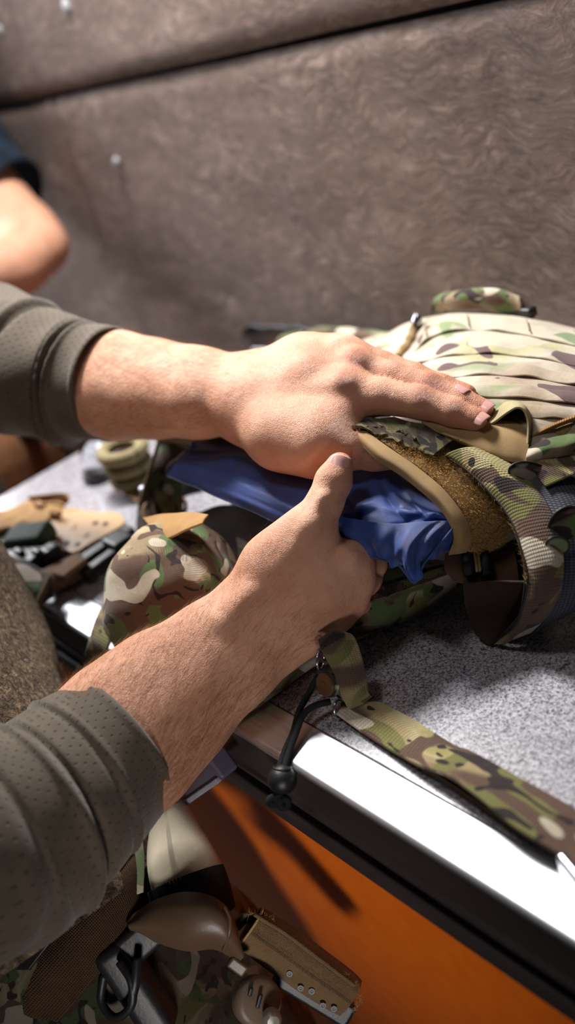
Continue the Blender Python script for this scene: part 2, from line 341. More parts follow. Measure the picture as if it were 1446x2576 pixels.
# ------------------------------------------------------------------ implicit surfaces for the arms and hands
def rcone(X, a, b, ra, rb):
    ba = b-a; l2 = ba.dot(ba); rr = ra-rb; a2 = l2-rr*rr; il2 = 1/l2
    pa = X-a; y = pa@ba; z = y-l2
    q = pa*l2-y[..., None]*ba; x2 = (q*q).sum(-1); y2 = y*y*l2; z2 = z*z*l2
    k = math.copysign(1, rr)*rr*rr*x2
    d = (np.sqrt(np.maximum(x2*a2*il2, 0))+y*rr)*il2-ra
    m1 = np.sign(z)*a2*z2 > k; m2 = np.sign(y)*a2*y2 < k
    d = np.where(m2, np.sqrt(x2+y2)*il2-ra, d); d = np.where(m1, np.sqrt(x2+z2)*il2-rb, d)
    return d
def smin(a, b, k):
    h = np.maximum(k-np.abs(a-b), 0)/k; return np.minimum(a, b)-h*h*k*.25
class Field:
    """signed distance samples on a grid whose axes R (rows) are turned along the limb"""
    def __init__(s, R, pts, step, pad=.012):
        s.R = R; L = np.array([R@p for p, r in pts]); r = np.array([r for p, r in pts])[:, None]
        s.lo = (L-r).min(0)-pad; s.n = (((L+r).max(0)+pad-s.lo)/step).astype(int)+2; s.h = step
        s.ax = [s.lo[i]+step*np.arange(s.n[i]) for i in range(3)]
    def new(s): return np.full(s.n, .03, dtype=np.float32)
    def blk(s, pts, rad, m):
        L = np.array([s.R@p for p in pts]); lo = np.maximum(((L.min(0)-rad-m-s.lo)/s.h).astype(int), 0); hi = np.minimum(((L.max(0)+rad+m-s.lo)/s.h).astype(int)+2, s.n)
        return tuple(slice(a, b) for a, b in zip(lo, hi))
    def X(s, sl): return np.stack(np.meshgrid(*[s.ax[i][sl[i]] for i in range(3)], indexing='ij'), -1).astype(np.float32)
    def cone(s, A, p, q, rp, rq, k):
        sl = s.blk([p, q], max(rp, rq), k+.012); d = rcone(s.X(sl), (s.R@p).astype(np.float32), (s.R@q).astype(np.float32), rp, rq)
        A[sl] = smin(A[sl], d, k); return A
def surface_nets(V, lo, h):
    neg = V < 0; nx, ny, nz = V.shape
    c = [neg[i:nx-1+i, j:ny-1+j, k:nz-1+k] for i in (0, 1) for j in (0, 1) for k in (0, 1)]
    cnt = sum(x.astype(np.int8) for x in c); act = (cnt > 0) & (cnt < 8); idx = np.argwhere(act)
    ID = np.full(act.shape, -1, dtype=np.int64); ID[act] = np.arange(len(idx))
    offs = np.array([(i, j, k) for i in (0, 1) for j in (0, 1) for k in (0, 1)])
    vals = np.stack([V[idx[:, 0]+o[0], idx[:, 1]+o[1], idx[:, 2]+o[2]] for o in offs], 1)
    acc = np.zeros((len(idx), 3)); w = np.zeros(len(idx))
    for a in range(8):
        for b in range(a+1, 8):
            if np.abs(offs[a]-offs[b]).sum() != 1: continue
            m = (vals[:, a] < 0) != (vals[:, b] < 0); t = np.where(m, vals[:, a]/np.where(m, vals[:, a]-vals[:, b], 1), 0)
            acc += np.where(m[:, None], offs[a]+(offs[b]-offs[a])*t[:, None], 0); w += m
    P_ = lo+h*(idx+acc/w[:, None]); F_ = []
    for ax in range(3):
        sl0 = [slice(None)]*3; sl1 = [slice(None)]*3; sl0[ax] = slice(0, -1); sl1[ax] = slice(1, None)
        e = np.argwhere(neg[tuple(sl0)] != neg[tuple(sl1)]); u, v = [(1, 2), (2, 0), (0, 1)][ax]
        e = e[(e[:, u] > 0) & (e[:, v] > 0) & (e[:, u] < V.shape[u]-1) & (e[:, v] < V.shape[v]-1)]
        du = np.zeros(3, int); du[u] = 1; dv = np.zeros(3, int); dv[v] = 1
        q = np.stack([ID[tuple((e-x).T)] for x in (0*du, du, du+dv, dv)], 1)
        inside = neg[tuple(e.T)]; q[~inside] = q[~inside][:, ::-1]; F_.append(q)
    return P_, np.concatenate(F_)

def jt(s): return P(s[0], s[1], s[2]), s[3]
def chain(Fd, A, js, k=.004):
    for a, b in zip(js[:-1], js[1:]):
        (p, rp), (q, rq) = jt(a), jt(b); Fd.cone(A, p, q, rp, rq, k)
    return A
def build_arm(spec, step):
    ang = spec['ang']; c, s_ = math.cos(ang), math.sin(ang)
    R = np.array([CX*c+CY*s_, -CX*s_+CY*c, CZ])
    allj = [jt(j) for g in spec['limb']+spec['palm']+[f[0] for f in spec['fingers']] for j in g]
    Fd = Field(R, allj, step); A = Fd.new()
    for g in spec['limb']: chain(Fd, A, g, .022)
    for g in spec['palm']: chain(Fd, A, g, spec.get('pk', .013))
    tot = A.copy()
    for js, k in spec['fingers']:
        Bf = Fd.new(); chain(Fd, Bf, js, .004); sm = smin(A, Bf, k); tot = np.minimum(tot, np.where(Bf < .025, sm, tot))
    # tendons, veins and knuckles: thin cones blended in softly, and creases pressed in
    for a, b, r, k in spec.get('ridges', []):
        p, q = P(*a), P(*b); Fd.cone(tot, p, q, r, r, k)
    for a, b, r in spec.get('creases', []):
        p, q = P(*a), P(*b); sl = Fd.blk([p, q], r, .006); d = rcone(Fd.X(sl), R@p, R@q, r, r*.999)
        k = .004; x = tot[sl]; h = np.maximum(k-np.abs(-d-x), 0)/k; tot[sl] = np.maximum(-d, x)+h*h*k*.25
    V, Fq = surface_nets(tot, Fd.lo, Fd.h)
    return V@R, Fq      # back to world axes

# pixel x, pixel y of the photograph, distance and radius in metres
def to_px(p, r=0.):
    v = np.array(p)-CAM; d = -v.dot(CZ); return (IW/2+v.dot(CX)/d*F, IH/2-v.dot(CY)/d*F, float(d), r)
SHO_L = to_px((-1.0, .20, .40), .055); SHO_R = tuple(x/(1.04 if i > 1 else 1) for i, x in enumerate(to_px((-.76, -.06, .24), .058)))
ARM_L = dict(ang=-.08, pk=.020,
  limb=[[SHO_L, (-60, 905, .985, .046), (60, 920, .955, .040)],
        [(60, 925, .95, .038), (180, 978, .922, .035), (300, 994, .893, .0345), (400, 1002, .865, .029), (500, 1012, .838, .0250), (632, 1024, .810, .0205)],
        [(60, 905, .965, .036), (180, 925, .94, .034), (300, 946, .913, .034), (400, 956, .888, .0285), (500, 962, .862, .0240), (638, 964, .838, .0205)]],
  palm=[[(632, 1020, .810, .0205), (760, 1000, .790, .0175), (868, 982, .768, .0145)],
        [(636, 1000, .818, .0200), (780, 945, .795, .0160), (893, 925, .783, .0135)],
        [(638, 980, .830, .0200), (770, 920, .812, .0150), (874, 897, .803, .0130)],
        [(640, 965, .838, .0195), (760, 905, .828, .0150), (850, 892, .822, .0125)],
        # heel of the palm and the ball of the thumb
        [(640, 1040, .812, .0200), (720, 1085, .785, .0215), (800, 1110, .765, .0200), (850, 1085, .762, .016)],
        [(640, 1040, .812, .0200), (700, 1100, .778, .0170), (790, 1128, .757, .0155)],
        [(750, 1040, .800, .0160), (850, 1020, .785, .0150)], [(760, 1080, .772, .015), (858, 1058, .762, .0145)]],
  fingers=[([(868, 980, .768, .0145), (960, 998, .755, .0132), (1060, 1013, .742, .0119), (1140, 1039, .733, .0101), (1194, 1057, .7275, .0086)], .012),
           ([(893, 922, .783, .0130), (985, 950, .768, .0117), (1078, 976, .755, .0110), (1158, 1008, .744, .0094), (1213, 1030, .737, .0080)], .010),
           ([(874, 893, .803, .0125), (960, 920, .790, .0110), (1040, 948, .777, .0104), (1110, 974, .765, .0092), (1172, 992, .757, .0078)], .010),
           ([(850, 888, .822, .0120), (925, 904, .812, .0098), (990, 925, .803, .0092), (1045, 944, .795, .0083), (1090, 960, .790, .0072)], .010),
           ([(720, 1095, .775, .0170), (800, 1120, .755, .0158), (880, 1134, .748, .0130), (940, 1142, .750, .0120), (985, 1150, .757, .0100)], .014)],
  ridges=[((700, 1000, .784), (858, 968, .7555), .0016, .011), ((740, 950, .792), (885, 912, .7715), .0012, .010),
          ((862, 962, .7545), (876, 964, .7535), .0036, .010), ((893, 904, .7715), (905, 908, .770), .0036, .010), ((850, 874, .789), (862, 876, .7885), .0036, .010)],
  creases=[((852, 1100, .7425), (890, 1086, .7415), .0009)])
ARM_R = dict(ang=.72, pk=.018,
  limb=[[SHO_R, (-60, 2130, .63, .048), (60, 2060, .640, .042)],
        [(60, 2040, .640, .041), (190, 1930, .662, .0375), (300, 1814, .678, .0365), (405, 1715, .688, .0305), (540, 1612, .698, .0243), (640, 1530, .704, .0215)],
        [(60, 2080, .640, .041), (230, 1965, .660, .036), (350, 1885, .675, .0350), (460, 1785, .686, .0295), (600, 1668, .698, .0235), (700, 1600, .710, .0195)]],
  palm=[[(640, 1530, .704, .0210), (765, 1440, .694, .0180), (876, 1408, .699, .0140)],
        [(665, 1560, .705, .0200), (790, 1480, .696, .0165), (888, 1452, .703, .0128)],
        [(690, 1580, .708, .0195), (790, 1525, .701, .0155), (872, 1500, .709, .0122)],
        [(705, 1598, .711, .0185), (780, 1565, .709, .0145), (842, 1537, .716, .0115)],
        [(650, 1510, .706, .0190), (690, 1420, .700, .0170), (750, 1360, .695, .0150)],
        [(720, 1450, .715, .019), (830, 1440, .722, .015)]],
  fingers=[([(876, 1408, .699, .0138), (932, 1420, .731, .0110), (944, 1396, .755, .0100), (905, 1376, .774, .0084)], .006),
           ([(888, 1452, .703, .0126), (934, 1472, .734, .0108), (942, 1438, .760, .0098), (905, 1410, .780, .0084)], .005),
           ([(872, 1500, .709, .0120), (914, 1518, .738, .0102), (905, 1476, .766, .0092), (870, 1448, .784, .0080)], .008),
           ([(842, 1537, .716, .0112), (876, 1556, .738, .0094), (868, 1514, .764, .0084), (840, 1490, .778, .0072)], .008),
           ([(690, 1430, .700, .0170), (785, 1322, .688, .0148), (818, 1262, .690, .0120), (838, 1212, .692, .0121), (854, 1172, .694, .0092)], .016)],
  ridges=[((700, 1440, .682), (788, 1318, .673), .0024, .010), ((765, 1330, .675), (812, 1252, .6775), .0020, .008), ((730, 1490, .678), (868, 1404, .6845), .0020, .010), ((745, 1520, .680), (882, 1450, .690), .0018, .010),
          ((868, 1400, .6850), (882, 1408, .685), .0050, .008), ((560, 1560, .676), (620, 1500, .680), .004, .014)],
  creases=[])

def farther(o, k):
    if isinstance(o, tuple) and len(o) >= 3 and not isinstance(o[0], (tuple, list)) and o[0] is not None and abs(o[2]) < 2: return (o[0], o[1], o[2]*k)+tuple(x*k for x in o[3:])
    if isinstance(o, (tuple, list)): return type(o)(farther(x, k) for x in o)
    return o
for key in ('limb', 'palm', 'fingers', 'ridges'): ARM_R[key] = farther(ARM_R[key], 1.04)
ML, FL = build_arm(ARM_L, .00135); MR, FR = build_arm(ARM_R, .0013)
SKIN = skin_mat('skin')
person = empty('person', T(-300, 2200, -.93), 'person in olive mesh shirt pushing the blue covered plate into the vest with both hands', 'person')
RED = [(P(868, 966, .757), .011, .55), (P(897, 910, .772), .009, .9), (P(852, 962, .760), .009, .6), (P(1060, 996, .734), .009, .35), (P(1082, 962, .745), .008, .55), (P(1205, 1052, .722), .013, .40),
       (P(1222, 1026, .732), .012, .40), (P(1150, 1055, .73), .018, .3), (P(1170, 988, .75), .012, .5), (P(900, 1395, .69), .012, .35), (P(960, 1420, .73), .014, .55), (P(925, 1510, .74), .016, .6), (P(870, 1555, .73), .014, .5), (P(838, 1240, .67), .012, .3), (P(950, 1150, .735), .02, .25), (P(870, 1040, .755), .02, .3)]
def build_bust():
    W = lambda p, r: to_px(p, r); A = [W((-.95, .03, .36), .07), W((-.90, .09, .45), .056)]; h = np.array([-.84, .14, .55]); f = np.array([.62, .50, -.60]); f /= np.linalg.norm(f); u = np.array([.25, .2, .9]); u -= f*u.dot(f); u /= np.linalg.norm(u); s_ = np.cross(f, u)
    Q = lambda a, b, c, r: W(h+f*a+u*b+s_*c, r)
    palm = [A, [Q(-.035, .02, 0, .078), Q(.02, .03, 0, .072)], [Q(.02, -.05, 0, .052), Q(.055, -.085, 0, .026)], [Q(-.03, -.03, 0, .056), Q(-.01, -.05, 0, .052)],
            [Q(.085, .012, 0, .010), Q(.112, -.022, 0, .0095)], [Q(.075, .030, .034, .016), Q(.075, .030, -.034, .016)], [Q(.086, -.050, .018, .009), Q(.086, -.050, -.018, .009)]]
    palm += [[Q(-.01, .01, k*.078, .012), Q(-.02, -.02, k*.080, .009)] for k in (1, -1)]
    spec = dict(ang=0, limb=[[W((-.76, -.06, .24), .055), W((-.93, .02, .33), .08), W((-1.0, .20, .40), .055)]], palm=palm, fingers=[],
                creases=[(Q(.085, .006, k*.036, 0)[:3], Q(.09, .006, k*.028, 0)[:3], .011) for k in (1, -1)])
    return build_arm(spec, .004), (h, f, u, s_)
(MB_, FB_), HEAD = build_bust()
BV = np.concatenate([ML, MR, MB_]); BF = np.concatenate([FL, FR+len(ML), FB_+len(ML)+len(MR)])
body = pymesh('body', BV, BF, SKIN, person)
red = np.zeros(len(BV))
for c_, r_, w_ in RED: red = np.maximum(red, w_*np.exp(-((BV-c_)**2).sum(1)/(2*(r_*.6)**2)))
wr = np.zeros(len(BV))
for c_, r_ in ((P(1062, 990, .733), .010), (P(1085, 958, .744), .009), (P(1140, 1022, .724), .006), (P(866, 962, .755), .012), (P(897, 908, .770), .012), (P(842, 1232, .677), .010), (P(852, 1200, .68), .006), (P(866, 1085, .742), .012)): wr = np.maximum(wr, np.exp(-((BV-c_)**2).sum(1)/(2*(r_*.6)**2)))
at = body.data.attributes.new('wrinkle', 'FLOAT', 'POINT'); at.data.foreach_set('value', wr.astype(np.float32))
at = body.data.attributes.new('red', 'FLOAT', 'POINT'); at.data.foreach_set('value', red.astype(np.float32))
sm_ = body.modifiers.new('smooth', 'SMOOTH'); sm_.factor = .5; sm_.iterations = 2
# ------------------------------------------------------------------ cloth and plastic materials
BLUE = MT('blue_nylon'); v = BLUE.co(); BLUE.col(BLUE.ramp(BLUE.noise(v, 40, 3), [(.3, srgb(22, 54, 122)), (.7, srgb(28, 68, 150))])).rough(.34, .5)
BLUE.bump(BLUE.noise(v, 26, 3, .5), .003, .35).bump(weave(BLUE, 900), .00008).sheen(.2); BLUE = BLUE.m
TAN = plain('tan_nylon', srgb(176, 142, 92), .6, .35, 0, 300, .0002, .05, .1, 700, .0002)
COYOTE = plain('coyote_webbing', srgb(120, 94, 62), .8, .25, 0, 300, .0004, .12, .1, 330, .0006)
BROWN = plain('dark_brown_cloth', srgb(52, 36, 28), .9, .15, 0, 200, .0006, .2, .1, 600, .0002)
LOOP = MT('loop_fleece'); v = LOOP.co(); q = LOOP.noise(v, 420, 5, .8, 1.5)
LOOP.col(LOOP.mix(.5, LOOP.ramp(q, [(.3, srgb(110, 82, 46)), (.5, srgb(192, 152, 94)), (.7, srgb(232, 196, 134))]), LOOP.ramp(LOOP.noise(v, 60, 4, .6), [(.35, srgb(128, 98, 62)), (.6, srgb(212, 174, 112))]))).rough(1, .1).bump(q, .0024).sheen(.4); LOOP = LOOP.m
CAMO = camo('camo_cloth', 1.0, 628); CAMOB = camo('camo_cloth_lit', 1.0, 628, .5, .86, 3.3, pale=True); CAMOD = camo('camo_cloth_dark', 1.1, 628, 1.1, .55, 7.7)  # CAMOB: same cloth made paler, light on the vest top put into its colours
CAMOW = camo('camo_webbing', 1.15, 300, .9, 1.0, 12.2, web=True, warm=True); CAMOF = camo('camo_worn', 1.3, 628, .2, .8, 5.1, fuzz=.0012)
CAMOG = camo('camo_strap', 1.0, 330, 2.1, .7, 20.4, web=True, warm=True)
M = MT('basket_laminate'); w = weave(M, 110, 1.6); M.col(M.ramp(w, [(.02, srgb(46, 48, 56)), (.3, srgb(84, 86, 98))])).rough(.6, .3).bump(w, .0003); LAMC = M.m
STEEL = plain('steel', srgb(170, 172, 180), .22, .5, 1., nb=0); BRASS = plain('dull_brass', srgb(120, 100, 76), .35, .5, .8, nb=0)
CORD = plain('black_cord', srgb(20, 20, 22), .8, .3, 0, 900, .0008)
def PR(rows): return [[P(*p) for p in r] for r in rows]
def TR(rows): return [[T(*p) for p in r] for r in rows]
def fringe(name, pathpts, mat, parent, n=260, L=.003, w=.00012, up=(0, 0, 1), spread=1.):
    """short loose threads along an edge"""
    pts = cat_rom(pathpts, n); V = []; Fc = []
    t = np.gradient(pts, axis=0)
    for i in range(n):
        d = rng.normal(size=3)*spread+np.array(up)*.6; d /= np.linalg.norm(d); s_ = np.cross(d, CZ); s_ /= np.linalg.norm(s_)
        l = L*rng.uniform(.4, 1.3); bend = rng.normal(size=3)*.35; a = pts[i]+rng.normal(size=3)*.0004; b0 = len(V)
        for k in range(4):
            q = a+(d+bend*k/3)*l*k/3; V += [q-s_*w*(1-k/4), q+s_*w*(1-k/4)]
        Fc += [(b0+2*k, b0+2*k+1, b0+2*k+3, b0+2*k+2) for k in range(3)]
    return tag(pymesh(name, V, Fc, mat, parent), kind='stuff')

# ------------------------------------------------------------------ the plate in its blue cover
plate = empty('armour_plate', P(780, 1260, .76), 'flat slab in a wrinkled blue nylon cover gripped by both hands', 'plate')
rowsP = PR([
 [(470, 1170, .93), (620, 1230, .86), (780, 1290, .81), (930, 1340, .775), (1050, 1360, .765), (1130, 1350, .752)],
 [(440, 1192, .89), (590, 1255, .825), (750, 1318, .775), (900, 1372, .748), (1040, 1385, .742), (1143, 1362, .728)],
 [(422, 1197, .868), (560, 1254, .81), (700, 1316, .768), (840, 1370, .738), (985, 1398, .724), (1150, 1352, .712)],
 [(436, 1172, .862), (560, 1218, .81), (700, 1272, .763), (840, 1325, .731), (985, 1350, .712), (1152, 1325, .704)],
 [(462, 1142, .866), (580, 1172, .82), (720, 1215, .778), (860, 1252, .742), (985, 1262, .725), (1140, 1285, .708)],
 [(488, 1114, .878), (620, 1122, .85), (760, 1140, .812), (900, 1140, .782), (1010, 1172, .758), (1120, 1245, .735)],
 [(520, 1085, .91), (660, 1085, .88), (800, 1085, .85), (940, 1095, .82), (1050, 1150, .79), (1130, 1220, .76)]])
def crumple(U, V):
    d = np.zeros_like(U); r = np.random.default_rng(3)
    # long folds that run from the gathered corner at the right end, over the front face
    for k in range(26):
        v0 = r.uniform(.55, 1.0); u0 = r.uniform(.25, .7); a = r.uniform(-1.3, 1.3); L = r.uniform(.08, .22); w = r.uniform(.008, .02); amp = r.uniform(-.0035, .0042)
        x = (V-v0)*math.cos(a)+(U-u0)*math.sin(a); y = -(V-v0)*math.sin(a)+(U-u0)*math.cos(a); d += amp*np.exp(-(x/L)**2-(np.abs(y+.5*x*x)/w)**1.5)
    for k in range(14):
        v0 = r.uniform(0, .6); u0 = r.uniform(.3, .8); a = r.uniform(-.5, .5); L = r.uniform(.1, .3); w = r.uniform(.015, .04); amp = r.uniform(-.0015, .0018)
        x = (V-v0)*math.cos(a)+(U-u0)*math.sin(a); y = -(V-v0)*math.sin(a)+(U-u0)*math.cos(a); d += amp*np.exp(-(x/L)**2-(y/w)**2)
    return d
sheet('cover', rowsP, BLUE, plate, .0012, 150, 260, .0012, 30, 2, crumple)
skirt = PR([
 [(862, 1300, .7215), (930, 1312, .712), (1000, 1318, .706), (1070, 1312, .702), (1120, 1310, .701), (1149, 1316, .702)],
 [(868, 1345, .7215), (930, 1350, .7125), (990, 1372, .702), (1035, 1368, .697), (1085, 1352, .700), (1147, 1345, .704)],
 [(890, 1375, .724), (940, 1386, .7145), (990, 1404, .704), (1032, 1412, .698), (1078, 1388, .702), (1142, 1366, .710)],
 [(905, 1390, .726), (950, 1404, .716), (1000, 1418, .706), (1042, 1464, .700), (1075, 1410, .706), (1136, 1380, .714)]])
def pleat(U, V):
    return (.0032*np.sin(V*24+1.5*np.sin(U*4))*U**.8+.0022*np.sin(V*41+U*5)*U)*np.sin(np.pi*np.clip(V, 0, 1))**.4
sheet('cover_corner', skirt, BLUE, plate, .0009, 60, 130, .0006, 90, 5, pleat)
tube('piping', [P(*p) for p in ((905, 1391, .7255), (950, 1405, .7155), (1000, 1419, .7055), (1042, 1465, .6995), (1066, 1418, .7035), (1090, 1388, .7005), (1120, 1352, .6985), (1148, 1318, .6995))], [.0009]*8, BLUE, plate, 80, 8)
tube('seam', [P(*p) for p in ((486, 1112, .874), (476, 1145, .861), (470, 1175, .857), (482, 1205, .853))], [.0016]*4, BLUE, plate, 30, 8)
sheet('end_flap', PR([[(486, 1112, .878), (474, 1150, .866), (476, 1205, .862)], [(462, 1130, .885), (448, 1165, .875), (450, 1205, .872)], [(432, 1160, .893), (418, 1182, .885), (416, 1200, .882)]]), BLUE, plate, .001, 16, 20, .003, 60)

# ------------------------------------------------------------------ the plate carrier
vest = empty('plate_carrier', T(1000, 1350, 0), 'camouflage plate carrier vest lying open on the bench under both hands', 'vest')
sheet('lower_panel', TR([
 [(585, 1812, .003), (740, 1712, .003), (870, 1622, .003), (1000, 1566, .003), (1172, 1470, .003)],
 [(580, 1780, .014), (740, 1668, .016), (870, 1590, .018), (1010, 1532, .018), (1180, 1440, .018)],
 [(585, 1700, .026), (740, 1610, .030), (870, 1535, .034), (1010, 1480, .034), (1175, 1415, .034)],
 [(590, 1560, .030), (740, 1480, .036), (880, 1470, .040), (1030, 1438, .042), (1160, 1400, .042)],
 [(600, 1380, .030), (740, 1330, .036), (880, 1340, .042), (1030, 1340, .045), (1160, 1350, .045)],
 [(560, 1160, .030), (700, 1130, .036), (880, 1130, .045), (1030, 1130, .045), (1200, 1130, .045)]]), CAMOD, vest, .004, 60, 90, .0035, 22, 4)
sheet('lower_seam_band', TR([[(880, 1530, .0375), (960, 1505, .038), (1050, 1475, .038), (1160, 1432, .038)], [(880, 1500, .040), (960, 1475, .042), (1050, 1448, .042), (1160, 1410, .042)]]), CAMOG, vest, .0015, 8, 50, .001, 60)
# upper body of the vest
panel_rows = TR([
 [(640, 905, .04), (800, 880, .05), (1000, 880, .055), (1240, 830, .06), (1500, 850, .06), (1800, 900, .05)],
 [(1005, 905, .105), (1040, 858, .112), (1062, 806, .116), (1180, 792, .120), (1300, 800, .120), (1446, 838, .116), (1700, 890, .108)],
 [(990, 950, .112), (1040, 905, .124), (1110, 880, .130), (1200, 872, .132), (1320, 880, .132), (1446, 905, .128), (1700, 950, .118)],
 [(985, 1010, .110), (1050, 985, .124), (1120, 965, .132), (1210, 955, .134), (1330, 960, .132), (1446, 980, .128), (1700, 1010, .118)],
 [(985, 1065, .104), (1060, 1055, .116), (1130, 1045, .126), (1220, 1040, .128), (1340, 1045, .126), (1446, 1055, .122), (1700, 1090, .112)],
 [(960, 1110, .088), (1060, 1110, .100), (1160, 1115, .110), (1250, 1120, .112), (1350, 1130, .112), (1446, 1120, .110), (1700, 1180, .100)]])
sheet('front_panel', panel_rows, CAMOB, vest, .004, 90, 140, .0022, 30, 9)
def on_panel(u, v, up=.0):
    R = np.array([cat_rom(r, 61) for r in panel_rows]); j = v*60; j0 = min(int(j), 59); f = j-j0
    col = R[:, j0]*(1-f)+R[:, j0+1]*f; p = cat_rom(col, 61); i = u*60; i0 = min(int(i), 59); g = i-i0
    return p[i0]*(1-g)+p[i0+1]*g+np.array([0, 0, up])
for k, u in enumerate((.30, .43, .56, .69, .80)):
    rr = []
    for du, up in ((-.034, .0036), (-.02, .0044), (.012, .0044), (.034, .0032)):
        rr.append([on_panel(min(.97, u+du), v, up+.0008*math.sin(v*34+k*1.7)) for v in np.linspace(.10, .98, 26)])
    sheet('webbing_row', rr, CAMOB, vest, .0016, 12, 120, .0009, 60, k)
    for v in (.26, .48, .70):
        a, b = on_panel(u-.03, v, .0072), on_panel(u+.03, v, .0068); tube('stitching', [a, (a+b)/2, b], [.0006]*3, plain('thread%d' % (k*3+int(v*4)), srgb(150, 132, 96)), vest, 8, 6) if k < 1 else None
tube('edge_zip', [T(1000, 898, .110), T(1025, 868, .114), T(1038, 838, .118), T(1050, 808, .120)], [.0042]*4, LOOP, vest, 30, 10, disp=lambda U, A: .0008*np.sign(np.sin(U*160)))
zp = lathe('zip_pull', [(.001, 0), (.004, .001), (.0052, .006), (.004, .011), (.001, .012)], T(1046, 822, .122), CY+.2*CX, STEEL, vest, 18)
sheet('carry_handle', TR([[(1085, 788, .120), (1150, 778, .128), (1230, 778, .130), (1310, 796, .122)], [(1092, 758, .134), (1150, 744, .142), (1230, 742, .144), (1312, 772, .132)], [(1118, 742, .136), (1170, 733, .142), (1240, 732, .144), (1306, 752, .136)], [(1130, 752, .120), (1180, 748, .122), (1250, 748, .122), (1330, 770, .118)]]), CAMO, vest, .004, 30, 50, .002, 40, 3)
sheet('handle_shade_sheet', TR([[(1084, 786, .1205), (1110, 783, .122), (1142, 778, .124)], [(1090, 762, .133), (1112, 756, .136), (1145, 762, .134)]]), BROWN, vest, .002, 8, 16)  # dark sheet standing for the shade in the handle's open end
rbox('strap_end', T(1318, 785, .126), (.022, .012, .010), BLACK, vest, .003)
# tan binding, loop panel, worn layers
ctrl_b = [P(*p) for p in ((870, 1062, .762), (905, 1096, .745), (960, 1142, .7275), (1035, 1192, .716), (1105, 1250, .706), (1146, 1304, .7005), (1160, 1350, .7015), (1150, 1392, .710))]
sheet('edge_binding', PR([
 [(868, 1074, .762), (900, 1110, .742), (955, 1160, .725), (1022, 1205, .7145), (1090, 1262, .7045), (1128, 1310, .700), (1142, 1352, .7015), (1128, 1396, .711)],
 [(872, 1066, .755), (905, 1096, .738), (960, 1144, .7215), (1035, 1194, .711), (1103, 1252, .701), (1145, 1306, .6965), (1160, 1350, .698), (1150, 1392, .7065)],
 [(880, 1056, .757), (920, 1086, .741), (975, 1126, .7255), (1050, 1178, .7145), (1122, 1240, .7045), (1168, 1304, .7005), (1182, 1350, .702), (1172, 1388, .709)]]), TAN, vest, .0018, 24, 90, .0006, 50)
sheet('loop_panel', PR([
 [(878, 1062, .764), (925, 1090, .745), (975, 1126, .730), (1050, 1178, .719), (1122, 1240, .709), (1168, 1304, .705), (1176, 1388, .712)],
 [(920, 1062, .760), (985, 1090, .746), (1040, 1120, .732), (1115, 1175, .721), (1185, 1245, .713), (1225, 1315, .711), (1215, 1386, .720)],
 [(960, 1058, .765), (1040, 1088, .750), (1100, 1118, .738), (1170, 1168, .728), (1240, 1235, .720), (1275, 1320, .720), (1262, 1372, .732)],
 [(990, 1050, .772), (1090, 1080, .758), (1160, 1110, .748), (1230, 1160, .738), (1290, 1230, .730), (1320, 1320, .730), (1310, 1380, .742)]]), LOOP, vest, .003, 60, 90, .0022, 45, 8)
def torn(rows, name, mat, seed):
    R = PR(rows); r = np.random.default_rng(seed); e = cat_rom(R[-1], 24); e[1:-1] += r.normal(size=(22, 3))*.0009
    sheet(name, R[:-1]+[list(e)], mat, vest, .0012, 24, 90, .0012, 90, seed); fringe('loose_threads', e, THREAD, vest, 160, .0032)
THREAD = plain('thread', srgb(150, 122, 78), .9, .1, nb=0)
CAMOF2 = camo('camo_worn_dark', 2.0, 628, .9, .5, 9.1, fuzz=.001, warm=True)
torn([[(880, 1056, .752), (940, 1052, .750), (1010, 1058, .744), (1090, 1072, .735), (1150, 1100, .728)], [(888, 1066, .744), (940, 1072, .741), (1000, 1086, .735), (1060, 1106, .728), (1110, 1128, .722)], [(895, 1074, .7395), (950, 1092, .7335), (1000, 1110, .728), (1045, 1130, .7235), (1090, 1148, .7185)]], 'worn_layer', CAMOF2, 1)
torn([[(882, 1062, .757), (950, 1080, .745), (1000, 1096, .738), (1060, 1122, .730)], [(890, 1078, .7455), (950, 1106, .7345), (990, 1128, .7285), (1030, 1146, .724)]], 'worn_layer', CAMOD, 2)
torn([[(900, 1058, .7475), (960, 1062, .744), (1020, 1072, .738)], [(920, 1070, .741), (975, 1082, .737), (1048, 1100, .7265)]], 'worn_layer', CAMOF2, 3)
def fuzz(name, rows, mat, parent, count, L, w=.00010, off=0.):
    R = np.array([cat_rom(r, 60) for r in rows]); G = np.array([cat_rom(R[:, j], 60) for j in range(60)]).transpose(1, 0, 2); N = grid_normals(G)
    if (N[30, 30]@(CAM-G[30, 30])) < 0: N = -N
    V = []; Fc = []
    for i, j in zip(rng.integers(0, 59, count), rng.integers(0, 59, count)):
        a, b = rng.random(2); p = G[i, j]*(1-a)+G[i+1, j]*a+(G[i, j+1]-G[i, j])*b+N[i, j]*off; n = N[i, j]; t = rng.normal(size=3); t -= n*n.dot(t); t /= np.linalg.norm(t)
        l = L*rng.uniform(.4, 1.4); s_ = np.cross(t, CZ); s_ /= np.linalg.norm(s_)+1e-9; base = len(V); cu = rng.uniform(.3, 1.1); k2 = rng.normal()*.5
        for k in range(5):
            u = k/4; q = p+t*l*(u-.4*u*u)+n*l*cu*math.sin(u*2.6)*.6+np.cross(n, t)*l*k2*u*u; V += [q-s_*w, q+s_*w]
        Fc += [(base+2*k, base+2*k+1, base+2*k+3, base+2*k+2) for k in range(4)]
    return tag(pymesh(name, V, Fc, mat, parent), kind='stuff')
FUZZ = plain('fleece_fibre', srgb(206, 164, 96), .9, .1, nb=0)
